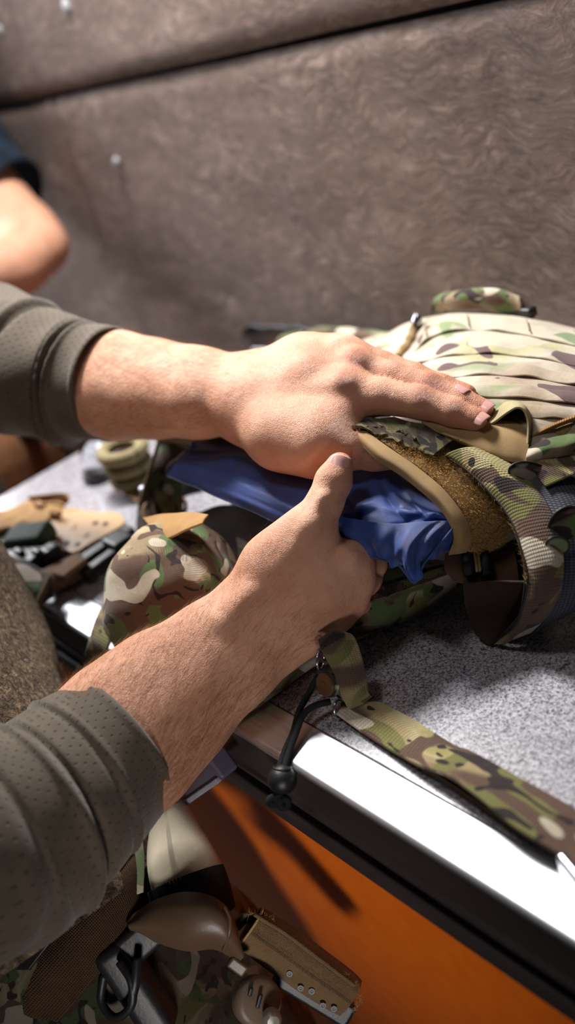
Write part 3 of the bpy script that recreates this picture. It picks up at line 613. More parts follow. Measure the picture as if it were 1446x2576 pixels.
fuzz('loop_fibres', PR([
 [(925, 1090, .745), (975, 1126, .729), (1050, 1178, .718), (1122, 1240, .708), (1168, 1304, .704), (1176, 1388, .711)],
 [(985, 1090, .746), (1040, 1120, .731), (1115, 1175, .720), (1185, 1245, .712), (1225, 1315, .710), (1215, 1386, .719)],
 [(1040, 1088, .750), (1100, 1118, .737), (1170, 1168, .727), (1240, 1235, .719), (1275, 1320, .719), (1262, 1372, .731)]]), FUZZ, vest, 6500, .0030, .00010, .0015)
fuzz_e = [P(*p) for p in ((1125, 1160, .716), (1180, 1215, .706), (1235, 1290, .695), (1280, 1360, .685))]
# waist band ring (cummerbund)
cum_rows = PR([
 [(1122, 1146, .722), (1200, 1206, .706), (1280, 1300, .687), (1318, 1400, .674), (1326, 1480, .674), (1300, 1565, .692), (1238, 1622, .722)],
 [(1128, 1140, .719), (1212, 1192, .703), (1300, 1288, .683), (1342, 1390, .668), (1352, 1480, .668), (1328, 1560, .684), (1262, 1618, .712)],
 [(1165, 1130, .717), (1255, 1180, .701), (1345, 1278, .680), (1385, 1380, .665), (1390, 1475, .664), (1362, 1545, .680), (1298, 1602, .706)],
 [(1225, 1130, .720), (1312, 1192, .703), (1378, 1280, .683), (1410, 1380, .668), (1410, 1470, .668), (1385, 1535, .682), (1335, 1588, .704)]])
sheet('waist_strap', cum_rows, CAMOW, vest, .0024, 40, 130, .0008, 50, 6)
inner = [r[0] for r in [cum_rows]][0]
tube('strap_edge', [p+CZ*.001 for p in inner], [.0012]*7, BLACK, vest, 90, 8)
fringe('loose_threads', [p+CZ*.001-CX*.001 for p in cat_rom(inner, 40)[:26]], THREAD, vest, 420, .0035, spread=.9)
sheet('waist_lining', PR([
 [(1122, 1150, .726), (1200, 1212, .712), (1278, 1305, .694), (1314, 1400, .682), (1322, 1480, .682), (1296, 1565, .700), (1236, 1620, .728)],
 [(1165, 1200, .765), (1220, 1240, .76), (1290, 1310, .755), (1330, 1400, .752), (1335, 1480, .752), (1300, 1540, .756), (1235, 1590, .764)],
 [(1160, 1230, .80), (1200, 1260, .80), (1250, 1320, .80), (1270, 1400, .795), (1270, 1460, .79), (1240, 1510, .785), (1190, 1560, .775)]]), BROWN, vest, .0015, 30, 60, .001, 40)
sheet('waist_shade_sheet', TR([[(1165, 1470, .052), (1240, 1462, .052), (1320, 1462, .052)], [(1172, 1530, .026), (1240, 1530, .026), (1318, 1530, .024)], [(1196, 1596, .006), (1240, 1622, .002), (1300, 1570, .010)]]), BROWN, vest, .002, 24, 24, .001, 50)  # dark sheet standing for the shade in the waist ring's opening
sheet('inner_pocket', PR([[(1120, 1392, .722), (1180, 1382, .726), (1240, 1362, .73), (1290, 1350, .73)], [(1118, 1430, .716), (1180, 1440, .718), (1245, 1430, .722), (1300, 1420, .724)], [(1140, 1462, .715), (1200, 1478, .716), (1235, 1480, .716), (1305, 1462, .722)]]), plain('brown_webbing', srgb(112, 84, 66), .85, .2, 0, 300, .0004, .15, 0, 500), vest, .002, 24, 40, .001, 60)
for x in (1170, 1212):
    tube('pocket_slot', [P(x, 1375, .720), P(x+4, 1410, .714), P(x+10, 1450, .711)], [.0034, .0042, .0032], BLACK, vest, 14, 10, ell=[.35]*3)
for x in (1192, 1200): tube('pocket_rib', [P(x, 1375, .718), P(x+4, 1410, .713), P(x+8, 1440, .711)], [.0011]*3, THREAD, vest, 14, 8)
# side panel to the right
side_rows = PR([
 [(1180, 1135, .728), (1275, 1160, .712), (1350, 1240, .694), (1392, 1340, .680), (1400, 1440, .676), (1385, 1530, .686), (1335, 1592, .706)],
 [(1250, 1128, .726), (1340, 1165, .706), (1415, 1250, .686), (1450, 1340, .674), (1455, 1440, .672), (1436, 1520, .682), (1400, 1556, .700)],
 [(1320, 1135, .728), (1420, 1180, .706), (1500, 1270, .686), (1530, 1360, .676), (1530, 1450, .676), (1505, 1510, .690), (1470, 1530, .704)],
 [(1400, 1130, .732), (1540, 1200, .712), (1640, 1300, .694), (1680, 1400, .69), (1660, 1480, .694), (1620, 1520, .706), (1580, 1540, .72)]])
sheet('side_panel', side_rows, LAMC, vest, .003, 50, 80, .0008, 40, 2)
def oval(px, py, d, rx, ry, rot, mat):
    c0 = P(px, py, d); a = CX*math.cos(rot)+CY*math.sin(rot)-CZ*.15; b = -CX*math.sin(rot)+CY*math.cos(rot)+CZ*.3; a /= np.linalg.norm(a); b /= np.linalg.norm(b); nz = np.cross(a, b); nz /= np.linalg.norm(nz)
    th = np.linspace(0, 2*np.pi, 40, endpoint=False); V = [c0+nz*.0016]; 
    for k in (.35, .7, .93, 1.0): V += [c0+a*rx*k*math.cos(t)+b*ry*k*math.sin(t)+nz*(.0016*(1-k**4)) for t in th]
    Fc = [(0, 1+i, 1+(i+1) % 40) for i in range(40)]+[(1+k*40+i, 1+(k+1)*40+i, 1+(k+1)*40+(i+1) % 40, 1+k*40+(i+1) % 40) for k in range(3) for i in range(40)]
    o = pymesh('oval_patch', V, Fc, mat, vest); p = [c0+a*rx*math.cos(t)+b*ry*math.sin(t)+nz*.0004 for t in np.linspace(0, 2*np.pi, 41)]
    r = tube('patch_rim', p, [.0007]*41, BLACK, None, 60, 6, cap=False); r.data.transform(Matrix.Translation(-o.parent.location-o.location)); r.parent = o
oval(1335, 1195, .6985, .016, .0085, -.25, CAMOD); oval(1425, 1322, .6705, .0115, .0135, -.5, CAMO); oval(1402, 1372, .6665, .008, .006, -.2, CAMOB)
sheet('side_strap', PR([[(1330, 1170, .700), (1390, 1145, .700), (1460, 1110, .705), (1560, 1090, .71)], [(1372, 1225, .688), (1420, 1205, .688), (1480, 1180, .69), (1580, 1160, .70)]]), CAMOW, vest, .0018, 14, 40, .0008, 50)
# top flap turned back, zip and camo fold at the right edge
sheet('pocket_flap', PR([
 [(1060, 1062, .738), (1120, 1064, .734), (1180, 1068, .730), (1232, 1062, .727), (1290, 1062, .722), (1330, 1085, .716)],
 [(1085, 1076, .732), (1140, 1092, .727), (1195, 1100, .722), (1240, 1098, .718), (1290, 1105, .712), (1330, 1118, .709)],
 [(1110, 1090, .728), (1165, 1112, .722), (1215, 1135, .716), (1255, 1148, .712), (1290, 1158, .708), (1322, 1166, .706)],
 [(1118, 1096, .732), (1175, 1122, .728), (1220, 1146, .724), (1260, 1160, .72), (1292, 1166, .718), (1320, 1170, .716)]]), TAN, vest, .0016, 40, 70, .001, 35, 3)
sheet('flap_fold', PR([
 [(1216, 1078, .728), (1245, 1062, .722), (1275, 1040, .7155), (1300, 1026, .712), (1318, 1034, .711), (1328, 1065, .710), (1326, 1120, .708)],
 [(1222, 1060, .735), (1245, 1040, .732), (1272, 1018, .728), (1298, 1012, .725), (1322, 1026, .721), (1333, 1062, .716), (1331, 1110, .712)],
 [(1232, 1034, .742), (1252, 1022, .742), (1275, 1012, .740), (1298, 1012, .738), (1324, 1030, .733), (1340, 1062, .727), (1340, 1100, .722)]]), plain('khaki_cloth', srgb(186, 172, 130), .8, .2, 0, 200, .0003, .12, .1, 628),  vest, .0016, 20, 60, .0003, 50)
sheet('fold_shade_sheet', PR([[(1240, 1066, .726), (1280, 1050, .722), (1318, 1060, .718)], [(1262, 1038, .730), (1295, 1024, .727), (1318, 1035, .722)]]), BROWN, vest, .001, 10, 16)  # dark brown sheet painted in as the shade under the turned fold
sheet('zip_band', PR([[(1328, 1150, .716), (1370, 1130, .712), (1420, 1112, .708), (1480, 1092, .706), (1600, 1060, .706)], [(1332, 1122, .716), (1372, 1100, .712), (1420, 1080, .708), (1480, 1060, .706), (1600, 1030, .706)], [(1338, 1106, .720), (1375, 1085, .716), (1422, 1064, .712), (1480, 1044, .710), (1600, 1015, .710)]]), LOOP, vest, .002, 16, 60, .0008, 90)
tp = cat_rom([P(1338, 1100, .714), P(1375, 1080, .710), P(1422, 1060, .706), P(1480, 1040, .704)], 26)
bm = bmesh.new()
for i, p in enumerate(tp):
    r = bmesh.ops.create_cube(bm, size=1, matrix=Matrix.Translation(Vector(p))@Matrix.Rotation(.6, 4, 'Z')@Matrix.Diagonal((.0022, .0040, .0032, 1)))
bmesh.ops.bevel(bm, geom=bm.edges[:], offset=.0006, segments=1, affect='EDGES')
tag(bmo('zip_teeth', bm, plain('zip_teeth', srgb(140, 96, 44), .6, .3), vest), kind='stuff')
sheet('side_fold', PR([[(1322, 1166, .706), (1365, 1160, .703), (1410, 1150, .700), (1470, 1140, .70), (1600, 1130, .70)], [(1324, 1150, .702), (1365, 1135, .697), (1415, 1125, .694), (1470, 1110, .692), (1600, 1095, .69)], [(1330, 1128, .706), (1370, 1112, .703), (1420, 1098, .702), (1470, 1086, .70), (1600, 1070, .70)]]), CAMO, vest, .002, 24, 60, .002, 50, 8)
# far shoulder strap behind the hand, and the vertical strap left of the plate
sheet('shoulder_strap', TR([[(690, 880, .045), (780, 868, .055), (880, 872, .06), (985, 885, .06)], [(700, 858, .070), (780, 838, .080), (880, 838, .082), (985, 858, .078)], [(720, 845, .066), (790, 830, .07), (880, 830, .072), (990, 848, .07)]]), camo('camo_khaki', 1., 628, .4, 1.0, 2.2), vest, .006, 24, 60, .003, 45, 4)
sheet('shoulder_pad', TR([[(600, 850, .015), (720, 838, .02), (850, 850, .03), (1010, 880, .05)], [(620, 820, .045), (725, 822, .05), (850, 842, .06), (1000, 858, .075)]]), BLACK, vest, .006, 16, 40, .004, 40, 4)
sheet('mesh_pocket', TR([[(626, 892, .04), (660, 896, .042), (712, 896, .045)], [(632, 878, .052), (662, 874, .055), (700, 880, .055)]]), plain('grey_mesh', srgb(176, 182, 196), .6), vest, .002, 10, 14, .002, 70)
sheet('left_panel', TR([[(400, 1080, .10), (450, 1076, .115), (520, 1080, .12), (640, 1085, .12), (760, 1090, .115)], [(415, 1105, .098), (470, 1094, .114), (530, 1094, .120), (620, 1098, .121), (760, 1105, .118)], [(430, 1130, .075), (480, 1120, .085), (540, 1110, .095), (640, 1112, .105), (760, 1115, .11)]]), LOOP, vest, .004, 20, 60, .001, 50)
tube('panel_binding', [T(*p) for p in ((398, 1108, .092), (440, 1100, .104), (500, 1094, .1155), (560, 1094, .1195), (640, 1100, .1205), (700, 1106, .119))], [.0028]*6, TAN, vest, 50, 10)
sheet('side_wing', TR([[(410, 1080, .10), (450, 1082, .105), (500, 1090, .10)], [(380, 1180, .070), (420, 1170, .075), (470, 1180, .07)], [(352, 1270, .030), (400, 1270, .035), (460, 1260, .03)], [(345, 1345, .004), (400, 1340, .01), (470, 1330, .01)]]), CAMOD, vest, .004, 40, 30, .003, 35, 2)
tube('wing_edge', [T(*p) for p in ((408, 1082, .104), (388, 1150, .085), (368, 1220, .055), (350, 1290, .022), (346, 1340, .006))], [.0022]*5, COYOTE, vest, 50, 8, disp=lambda U, A: .0005*np.sin(U*300))
sheet('belly_panel', TR([[(470, 1300, .030), (560, 1270, .045), (680, 1290, .05), (800, 1330, .05)], [(500, 1330, .030), (590, 1330, .035), (680, 1350, .04), (780, 1380, .04)], [(560, 1400, .012), (620, 1410, .02), (690, 1420, .02), (760, 1440, .03)], [(560, 1520, .002), (620, 1500, .002), (690, 1480, .004), (760, 1470, .01)]]), BROWN, vest, .004, 30, 40, .004, 30, 7)

# buckle strap, rings and shock cord hanging at the front of the vest
bs = empty('buckle_strap', T(880, 1780, .01), 'olive webbing tab with metal rings hanging from the vest front below the right wrist', 'strap')
sheet('webbing_tab', PR([
 [(800, 1612, .702), (835, 1590, .703), (868, 1592, .708)],
 [(808, 1636, .694), (850, 1612, .695), (893, 1610, .700)],
 [(838, 1690, .690), (880, 1680, .690), (918, 1690, .694)],
 [(858, 1745, .692), (895, 1738, .690), (925, 1740, .694)],
 [(880, 1795, .697), (912, 1775, .697), (942, 1752, .700)]]), CAMOG, bs, .0022, 60, 24, .0006, 60, 3)
sheet('tab_back', PR([[(800, 1632, .706), (820, 1625, .706), (845, 1640, .706)], [(822, 1690, .702), (842, 1690, .702), (860, 1690, .702)], [(850, 1760, .704), (865, 1765, .704), (880, 1770, .704)], [(872, 1796, .703), (885, 1798, .703), (900, 1796, .703)]]), CAMOD, bs, .0022, 30, 16)
ring('metal_ring', P(806, 1662, .698), CX*.85+CZ*.4, .0062, .0009, STEEL, bs); ring('metal_ring', P(852, 1782, .700), CX*.7+CZ*.5, .0058, .0009, STEEL, bs)
lathe('snap_stud', [(.0002, .0028), (.0020, .0026), (.0022, .0018), (.0078, .0012), (.0082, 0), (.0078, -.0016), (.003, -.0022)], P(818, 1722, .696), -CX*.75+CZ*.65-CY*.1, BRASS, bs, 30)
lathe('snap_rim', [(.0078, .0), (.0088, .0006), (.0092, -.001), (.0080, -.0024)], P(826, 1722, .696), -CX*.75+CZ*.65-CY*.1, STEEL, bs, 30)
cord = empty('shock_cord', P(710, 1960, .672), 'black elastic cord with a round cord lock over the metal bench edge', 'cord')
tube('cord', [P(*p) for p in ((830, 1765, .706), (790, 1776, .702), (762, 1800, .697), (742, 1850, .688), (726, 1895, .680), (716, 1930, .674))], [.0023]*6, CORD, cord, 60, 10)
tube('cord', [P(*p) for p in ((800, 1700, .72), (776, 1745, .712), (752, 1790, .702), (738, 1840, .692), (716, 1890, .683), (702, 1932, .675))], [.0023]*6, CORD, cord, 60, 10)
lathe('cord_lock', [(.0001, .0098)]+[(.0096*math.sin(a), .0096*math.cos(a)) for a in np.linspace(.25, 2.9, 16)]+[(.0001, -.0098)], P(710, 1962, .672), CY, BLACK, cord, 32)
tube('lock_rim', [P(710, 1962, .672)+(CX*math.cos(a)+CZ*math.sin(a))*.0058+CY*.0080 for a in np.linspace(0, 2*np.pi, 30)], [.0007]*30, BLACK, cord, 30, 8, cap=False)
for x, y, r in ((686, 2015, .0043), (714, 2020, .0050), (702, 2008, .0036)):
    ring('knot', P(x, y, .668), CZ+CX*.3, r*.55, r*.55, CORD, cord, 1., None, 24)

# camo strap lying along the bench front
st = empty('webbing_strap', T(1150, 1980, 0), 'long camouflage webbing strap lying along the bench front beside the metal edge', 'strap')
sheet('strap_top', TR([
 [(845, 1795, .006), (940, 1862, .004), (1050, 1925, .008), (1120, 1950, .014), (1200, 2005, .016), (1300, 2085, .014), (1430, 2165, .010), (1600, 2280, .008)],
 [(900, 1752, .008), (990, 1820, .004), (1085, 1880, .005), (1150, 1920, .012), (1240, 1965, .015), (1350, 2045, .014), (1470, 2120, .010), (1640, 2230, .008)],
 [(950, 1762, .008), (1040, 1812, .004), (1140, 1875, .004), (1190, 1895, .008), (1290, 1950, .012), (1400, 2010, .012), (1520, 2080, .010), (1690, 2180, .008)]]), CAMOW, st, .0022, 24, 160, .0004, 40, 2)
sheet('strap_under', TR([
 [(1060, 1932, .005), (1150, 1995, .003), (1250, 2065, .003), (1340, 2120, .003), (1440, 2185, .003), (1600, 2285, .003)],
 [(1075, 1925, .005), (1180, 1985, .002), (1290, 2050, .002), (1380, 2110, .002), (1480, 2170, .002), (1640, 2270, .002)]]), BROWN, st, .0018, 10, 100, .0003, 40)
tube('strap_seam', [T(*p) for p in ((1075, 1935, .0065), (1160, 1990, .0045), (1260, 2060, .0045), (1350, 2118, .0045), (1430, 2170, .0045))], [.0005]*5, COYOTE, st, 60, 6)
rbox('slider', T(1452, 2215, .010), (.030, .006, .014), STEEL, st, .0025, frame_from(T(1410, 2160, .01), T(1500, 2270, .01), (0, 0, 1)))
# ------------------------------------------------------------------ clothes of the person
M = MT('mesh_shirt'); v = M.co(True)
mpp = M.n('ShaderNodeMapping'); M.l(v, mpp.inputs[0]); mpp.inputs['Scale'].default_value = (150, 150, 150); mpp.inputs['Rotation'].default_value = (0, 0, .785)
vo = M.n('ShaderNodeTexVoronoi'); M.l(mpp.outputs[0], vo.inputs[0]); vo.inputs['Scale'].default_value = 1; vo.inputs['Randomness'].default_value = .12
hole = M.ramp(vo.outputs[0], [(.10, (0,)*3), (.20, (1,)*3)])
M.col(M.mix(M.math('SUBTRACT', 1, hole), M.ramp(M.noise(M.co(), 40, 4), [(.3, srgb(78, 68, 57)), (.7, srgb(93, 82, 69))]), srgb(58, 51, 43))).rough(.85, .25).sheen(.25)
M.bump(hole, .0006, .8).bump(M.noise(M.co(), 700, 4, .7), .0003); SHIRT = M.m
M = MT('fleece_shirt'); v = M.co(); q = M.noise(v, 150, 5, .8, 1.4)
M.col(M.ramp(q, [(.36, srgb(40, 30, 23)), (.5, srgb(104, 86, 68)), (.62, srgb(158, 136, 110))])).rough(1, .1).bump(q, .006).bump(M.noise(v, 40, 4), .004).sheen(.1); FLEECE = M.m
def fold(u0, th0, w, amp, tilt=.02): return lambda U, A: amp*np.exp(-((U-u0-tilt*np.cos(A-th0))/w)**2)
def folds(*fs): return lambda U, A: sum(f(U, A) for f in fs)
fl = folds(fold(.985, 0, .010, .0012, 0), fold(.80, .5, .008, -.0040, .05), fold(.775, .5, .008, .0035, .05), fold(.745, .8, .006, -.0035, .05), fold(.82, .5, .010, .0030, .05),
           fold(.58, .4, .010, -.005, .04), fold(.56, .4, .012, .004, .04), fold(.40, 1, .02, -.004, .06), lambda U, A: .0012*np.sin(A*3+U*22)+.001*np.sin(A*2-U*31))
tube('sleeve', [P(*p) for p in ((-640, 506, .874+.13), (-420, 640, 1.03), (-170, 815, 1.01), (0, 903, .972), (125, 946, .938), (205, 960, .922), (280, 968, .905))], [.085, .080, .074, .0665, .0590, .0530, .0485], SHIRT, person, 150, 90, disp=fl, cap=False, inner=.0014)
fr = folds(fold(.985, 0, .008, .0012, 0), fold(.74, .6, .008, -.0050, .05), fold(.715, .6, .010, .0040, .05), fold(.82, .6, .008, -.0022, .05), fold(.84, .6, .008, .0020, .05), fold(.55, 1, .02, -.004, .08), lambda U, A: .0010*np.sin(A*3+U*18)+.001*np.sin(A*2-U*25))
tube('sleeve', [P(*p) for p in (to_px((-.76, -.06, .24))[:3], (-560, 1860, .70), (-330, 2040, .655), (-100, 2130, .648), (60, 2070, .664), (200, 1962, .684), (316, 1862, .703))], [.088, .084, .082, .078, .0680, .0580, .0520], SHIRT, person, 150, 90, disp=fr, cap=False, inner=.0014)
tube('shirt', [np.array(q) for q in ((-.94, .04, .42), (-.93, .04, .38), (-.90, .05, .24))]+[P(x, y, d*.88) for x, y, d in ((-380, 1600, .985), (-250, 1900, .945), (-100, 2200, .915), (20, 2420, .90))], [.06, .13, .15, .145, .141, .138, .140], FLEECE, person, 90, 80, disp=lambda U, A: .003*np.sin(A*4+U*14)+.002*np.sin(A*7-U*30))
tube('trousers', [P(*p) for p in ((-120, 2260, .86), (90, 2400, .85), (320, 2570, .85), (520, 2900, .86), (700, 3600, .90), (780, 5200, 1.02))], [.14, .135, .135, .12, .09, .07], camo('trouser_camo', 1.6, 628, .2, .25, 1.4), person, 80, 60, disp=lambda U, A: .003*np.sin(A*5+U*30))
tube('trousers', [P(*p) for p in ((-300, 2300, 1.0), (-340, 3000, 1.08), (-250, 5200, 1.3))], [.13, .11, .07], CAMO, person, 50, 40)
fringe('loose_fibres', [P(*q) for q in ((-4, 1470, .855), (60, 1540, .858), (125, 1635, .862), (172, 1720, .862), (200, 1790, .86))], plain('shirt_fibre', srgb(120, 104, 84), .9, .1, nb=0), person, 900, .0045, .00010)
# fingernails
NAIL = MT('fingernail'); NAIL.col(srgb(226, 168, 158)).rough(.28, .5); NAIL.b.inputs['Subsurface Weight'].default_value = .1; NAIL = NAIL.m
def nail(c, d, nrm, w, L, parent=person):
    """curved nail plate: c on the skin, d towards the tip, nrm outwards"""
    d = d/np.linalg.norm(d); nrm = nrm-d*nrm.dot(d); nrm /= np.linalg.norm(nrm); s_ = np.cross(d, nrm); V = []; n = 13; m = 13
    for i in range(n):
        for j in range(m):
            a = -1+2*i/(n-1); b = -1+2*j/(m-1); x = a*math.sqrt(1-.42*b*b*(1 if b > 0 else .9)); th = x*1.02
            V.append(c+s_*(w*.62*math.sin(th))+nrm*(w*.55*(math.cos(th)-1)+.0002-.0011*max(0, abs(b)-.3)**2)+d*(L*.5*b*math.sqrt(max(0, 1-.18*a*a))))
    o = pymesh('fingernail', V, grid_faces(n, m), NAIL, parent); s = o.modifiers.new('t', 'SOLIDIFY'); s.thickness = .0004; s.offset = 0; return o
from mathutils.bvhtree import BVHTree
bvh = BVHTree.FromPolygons([Vector(v) for v in BV.tolist()], BF.tolist())
def on_skin(px, py):
    r = RAY(px, py); r /= np.linalg.norm(r); h = bvh.ray_cast(Vector(CAM), Vector(r)); return np.array(h[0]) if h[0] else None, (np.array(h[1]) if h[0] else None)
def surf_nail(px, py, dpx, dpy, dd, w, L):
    p, n = on_skin(px, py)
    if p is None: print('NO HIT', px, py); return
    if n.dot(CAM-p) < 0: n = -n
    dep = (p-CAM).dot(-CZ); q = P(px+dpx, py+dpy, dep+dd); nail(p+n*.0001, q-p, n, w, L)
surf_nail(1205, 1046, 30, 18, -.006, .0118, .0125)
surf_nail(1219, 1018, 30, 18, -.006, .0112, .0120)
surf_nail(1164, 975, 30, 16, -.006, .0100, .0110)
surf_nail(857, 1166, 6, -40, .004, .0135, .0135)
# hair on the forearms
def arm_hair(sel, dirf, count, L, name):
    nrm = np.zeros_like(BV); a, b, c = BV[BF[:, 0]], BV[BF[:, 1]], BV[BF[:, 2]]; fn = np.cross(b-a, c-a)
    for k in range(4): np.add.at(nrm, BF[:, k], fn)
    nrm /= np.linalg.norm(nrm, axis=1, keepdims=True)+1e-12
    idx = np.where(sel)[0]; w = dirf[1][idx]; pick = rng.choice(idx, count, p=w/w.sum()); V = []; Fc = []
    for i in pick:
        n = nrm[i]; t = dirf[0]+rng.normal(size=3)*.28+np.cross(n, dirf[0])*.35; t = t-n*n.dot(t); t /= np.linalg.norm(t)
        l = L*rng.uniform(.5, 1.3); p = BV[i]; s_ = np.cross(t, n); s_ /= np.linalg.norm(s_); lift = rng.uniform(.15, .55); base = len(V); w0 = .00006
        for k in range(4):
            u = k/3; q = p+t*l*u+n*l*(lift*u-.35*lift*u*u)+s_*l*.15*u*u; V += [q-s_*w0*(1-u*.8), q+s_*w0*(1-u*.8)]
        Fc += [(base+2*k, base+2*k+1, base+2*k+3, base+2*k+2) for k in range(3)]
    return tag(pymesh(name, V, Fc, HAIR, person), kind='stuff')
HAIR = MT('arm_hair'); HAIR.col(HAIR.ramp(HAIR.noise(HAIR.co(), 800, 1), [(.3, srgb(86, 54, 34)), (.7, srgb(176, 126, 82))])).rough(.5, .4); HAIR = HAIR.m
def along(p, q):
    d = q-p; L = np.linalg.norm(d); d = d/L; return d, (BV-p)@d/L
isL = np.zeros(len(BV), bool); isL[:len(ML)] = True; isR = np.zeros(len(BV), bool); isR[len(ML):len(ML)+len(MR)] = True
d, u = along(P(270, 975, .905), P(640, 985, .825)); wgt = np.clip(1.35-u, .05, 1)*(u > -.15)*(u < 1.25); arm_hair(isL & (u > -.15) & (u < 1.25), (d, wgt+1e-6), 9000, .0105, 'arm_hair')
d, u = along(P(310, 1860, .715), P(690, 1560, .738)); wgt = np.clip(1.25-u, .05, 1)*(u > -.15)*(u < 1.2); arm_hair(isR & (u > -.15) & (u < 1.2), (d, wgt+1e-6), 11000, .0115, 'arm_hair')

h_, f_, u_, s__ = HEAD
bm = bmesh.new(); bmesh.ops.create_icosphere(bm, subdivisions=5, radius=1)
for v in list(bm.verts):
    c = np.array(v.co); n_ = mnoise.noise(Vector(c*9))*.05
    if c[0] > .42-.5*c[2] or c[2] < -.45: c = c*.80
    v.co = Vector(h_+f_*(-.012+.097*c[0]*(1+n_))+u_*(.028+.088*c[2]*(1+n_))+s__*.088*c[1]*(1+n_))
bmo('hair', bm, plain('short_hair', srgb(60, 44, 34), .7, .3, 0, 500, .003, .3), person)

# ------------------------------------------------------------------ gear on the hips
BAND = plain('ribbed_elastic', srgb(44, 44, 46), .85, .2, 0, 300, .0003, .1); 
belt = empty('belt', P(200, 2330, .73), 'brown ribbed webbing belt under the right forearm sleeve', 'belt')
sheet('belt_band', PR([
 [(-60, 2520, .735), (60, 2400, .735), (170, 2290, .738), (270, 2190, .745), (345, 2095, .76)],
 [(10, 2560, .722), (120, 2440, .722), (220, 2330, .727), (310, 2230, .735), (352, 2150, .75)],
 [(120, 2600, .722), (200, 2510, .722), (280, 2400, .727), (335, 2290, .735), (362, 2200, .75)]]), plain('belt_webbing', srgb(70, 50, 34), .85, .2, 0, 300, .0005, .15, 0, 200, .001), belt, .003, 40, 90, .001, 30)
tube('belt_edge', [P(*p) for p in ((60, 2405, .727), (170, 2295, .730), (270, 2195, .737), (340, 2105, .752))], [.0014]*4, COYOTE, belt, 50, 8)
sheet('belt_keeper', PR([[(40, 2440, .716), (100, 2360, .716), (170, 2285, .722)], [(75, 2440, .712), (130, 2370, .712), (192, 2300, .718)]]), BLACK, belt, .003, 10, 30)
po = empty('hip_pouch', P(460, 2150, .75), 'pale camouflage cloth pouch with dark ribbed band beneath the right sleeve cuff', 'pouch')
PB = plain('faded_cloth', srgb(200, 188, 164), .85, .2, 0, 60, .0006, .18, .1, 500)
tube('pouch_body', [P(*p) for p in ((428, 2006, .790), (430, 2040, .785), (444, 2110, .772), (462, 2190, .758), (485, 2260, .752), (500, 2330, .75))], [.006, .0135, .0210, .0265, .0270, .024], PB, po, 50, 40, disp=lambda U, A: .0009*np.sin(A*3+U*11))
tube('elastic_band', [P(*p) for p in ((466, 2212, .757), (478, 2250, .753), (494, 2310, .750))], [.0292, .0296, .0292], BAND, po, 30, 360, disp=lambda U, A: .00035*np.sin(A*70))
sheet('pouch_strap', PR([[(338, 2130, .745), (345, 2180, .738), (345, 2250, .735)], [(352, 2090, .748), (362, 2150, .738), (360, 2245, .733)]]), CAMOB, po, .002, 8, 30, .001, 50)
ho = empty('holster', P(480, 2330, .72), 'brown moulded plastic holster shell hanging below the dark ribbed band', 'holster')
HOLM = plain('brown_polymer', srgb(88, 68, 52), .42, .45, 0, 120, .0003, .08)
sheet('shell', PR([
 [(318, 2318, .735), (390, 2268, .722), (470, 2246, .712), (540, 2262, .708), (582, 2310, .708), (608, 2400, .712)],
 [(322, 2325, .725), (400, 2295, .712), (475, 2290, .700), (545, 2305, .697), (585, 2345, .700), (610, 2405, .708)],
 [(328, 2332, .722), (400, 2335, .710), (475, 2350, .699), (540, 2355, .697), (580, 2375, .700), (608, 2412, .710)],
 [(335, 2340, .730), (400, 2368, .722), (470, 2388, .713), (535, 2384, .710), (575, 2400, .712), (604, 2422, .718)]]), HOLM, ho, .003, 40, 60, .0004, 30)
tube('shell_ridge', [P(*p) for p in ((566, 2282, .703), (578, 2310, .698), (576, 2350, .696), (562, 2392, .702))], [.0013]*4, HOLM, ho, 30, 8)
rbox('shell_clip', P(598, 2428, .712), (.014, .009, .008), HOLM, ho, .002, (CX*.8-CY*.6, CX*.6+CY*.8, CZ))
pi = empty('pistol', P(300, 2420, .74), 'black pistol grip and frame seated in the brown hip holster', 'pistol')
rbox('grip', P(345, 2480, .735), (.075, .026, .032), BLACK, pi, .008, (CX*.55-CY*.83, CX*.83+CY*.55, CZ))
rbox('slide', P(375, 2340, .735), (.050, .024, .026), BLACK, pi, .005, (CX*.75+CY*.66, -CX*.66+CY*.75, CZ))
tube('trigger_guard', [P(*p) for p in ((300, 2420, .715), (330, 2470, .708), (330, 2530, .708), (290, 2560, .715), (255, 2520, .722), (262, 2450, .725))], [.003]*6, BLACK, pi, 40, 10)
tube('magazine_catch', [P(*p) for p in ((345, 2410, .712), (340, 2470, .708), (330, 2520, .708))], [.003, .0036, .003], BLACK, pi, 20, 12)
bt = empty('holster_disc', P(650, 2520, .70), 'round brown plastic disc with slots on the hip rig at the lower edge', 'fastener')
lathe('disc', [(.0001, .0062), (.0120, .0060), (.0150, .0050), (.0168, .0025), (.0172, 0), (.0168, -.006)], P(648, 2520, .712), CZ*.85+CX*.35+CY*.25, plain('disc_plastic', srgb(100, 82, 68), .45, .4, 0, 200, .0002, .05), bt, 48)
for dx, dy, L in ((-22, 22, .006), (2, -4, .010)):
    c0 = P(650+dx*.9, 2515-dy*.9, .7035); a = (CY*.9+CX*.25); rbox('slot', c0, (L, .0028, .002), BLACK, bt, .0008, frame_from(c0, c0+a, CZ*.85+CX*.35+CY*.25))
lathe('stud', [(.0001, .006), (.004, .0055), (.0062, .003), (.0066, 0), (.006, -.004)], P(684, 2562, .698), CZ+CX*.2, plain('stud_grey', srgb(130, 122, 112), .35, .5, .2, nb=0), bt, 28)
ep = empty('elastic_pouch', P(760, 2410, .73), 'coyote elastic pouch open at its upper end, with frayed edges, over the orange front', 'pouch')
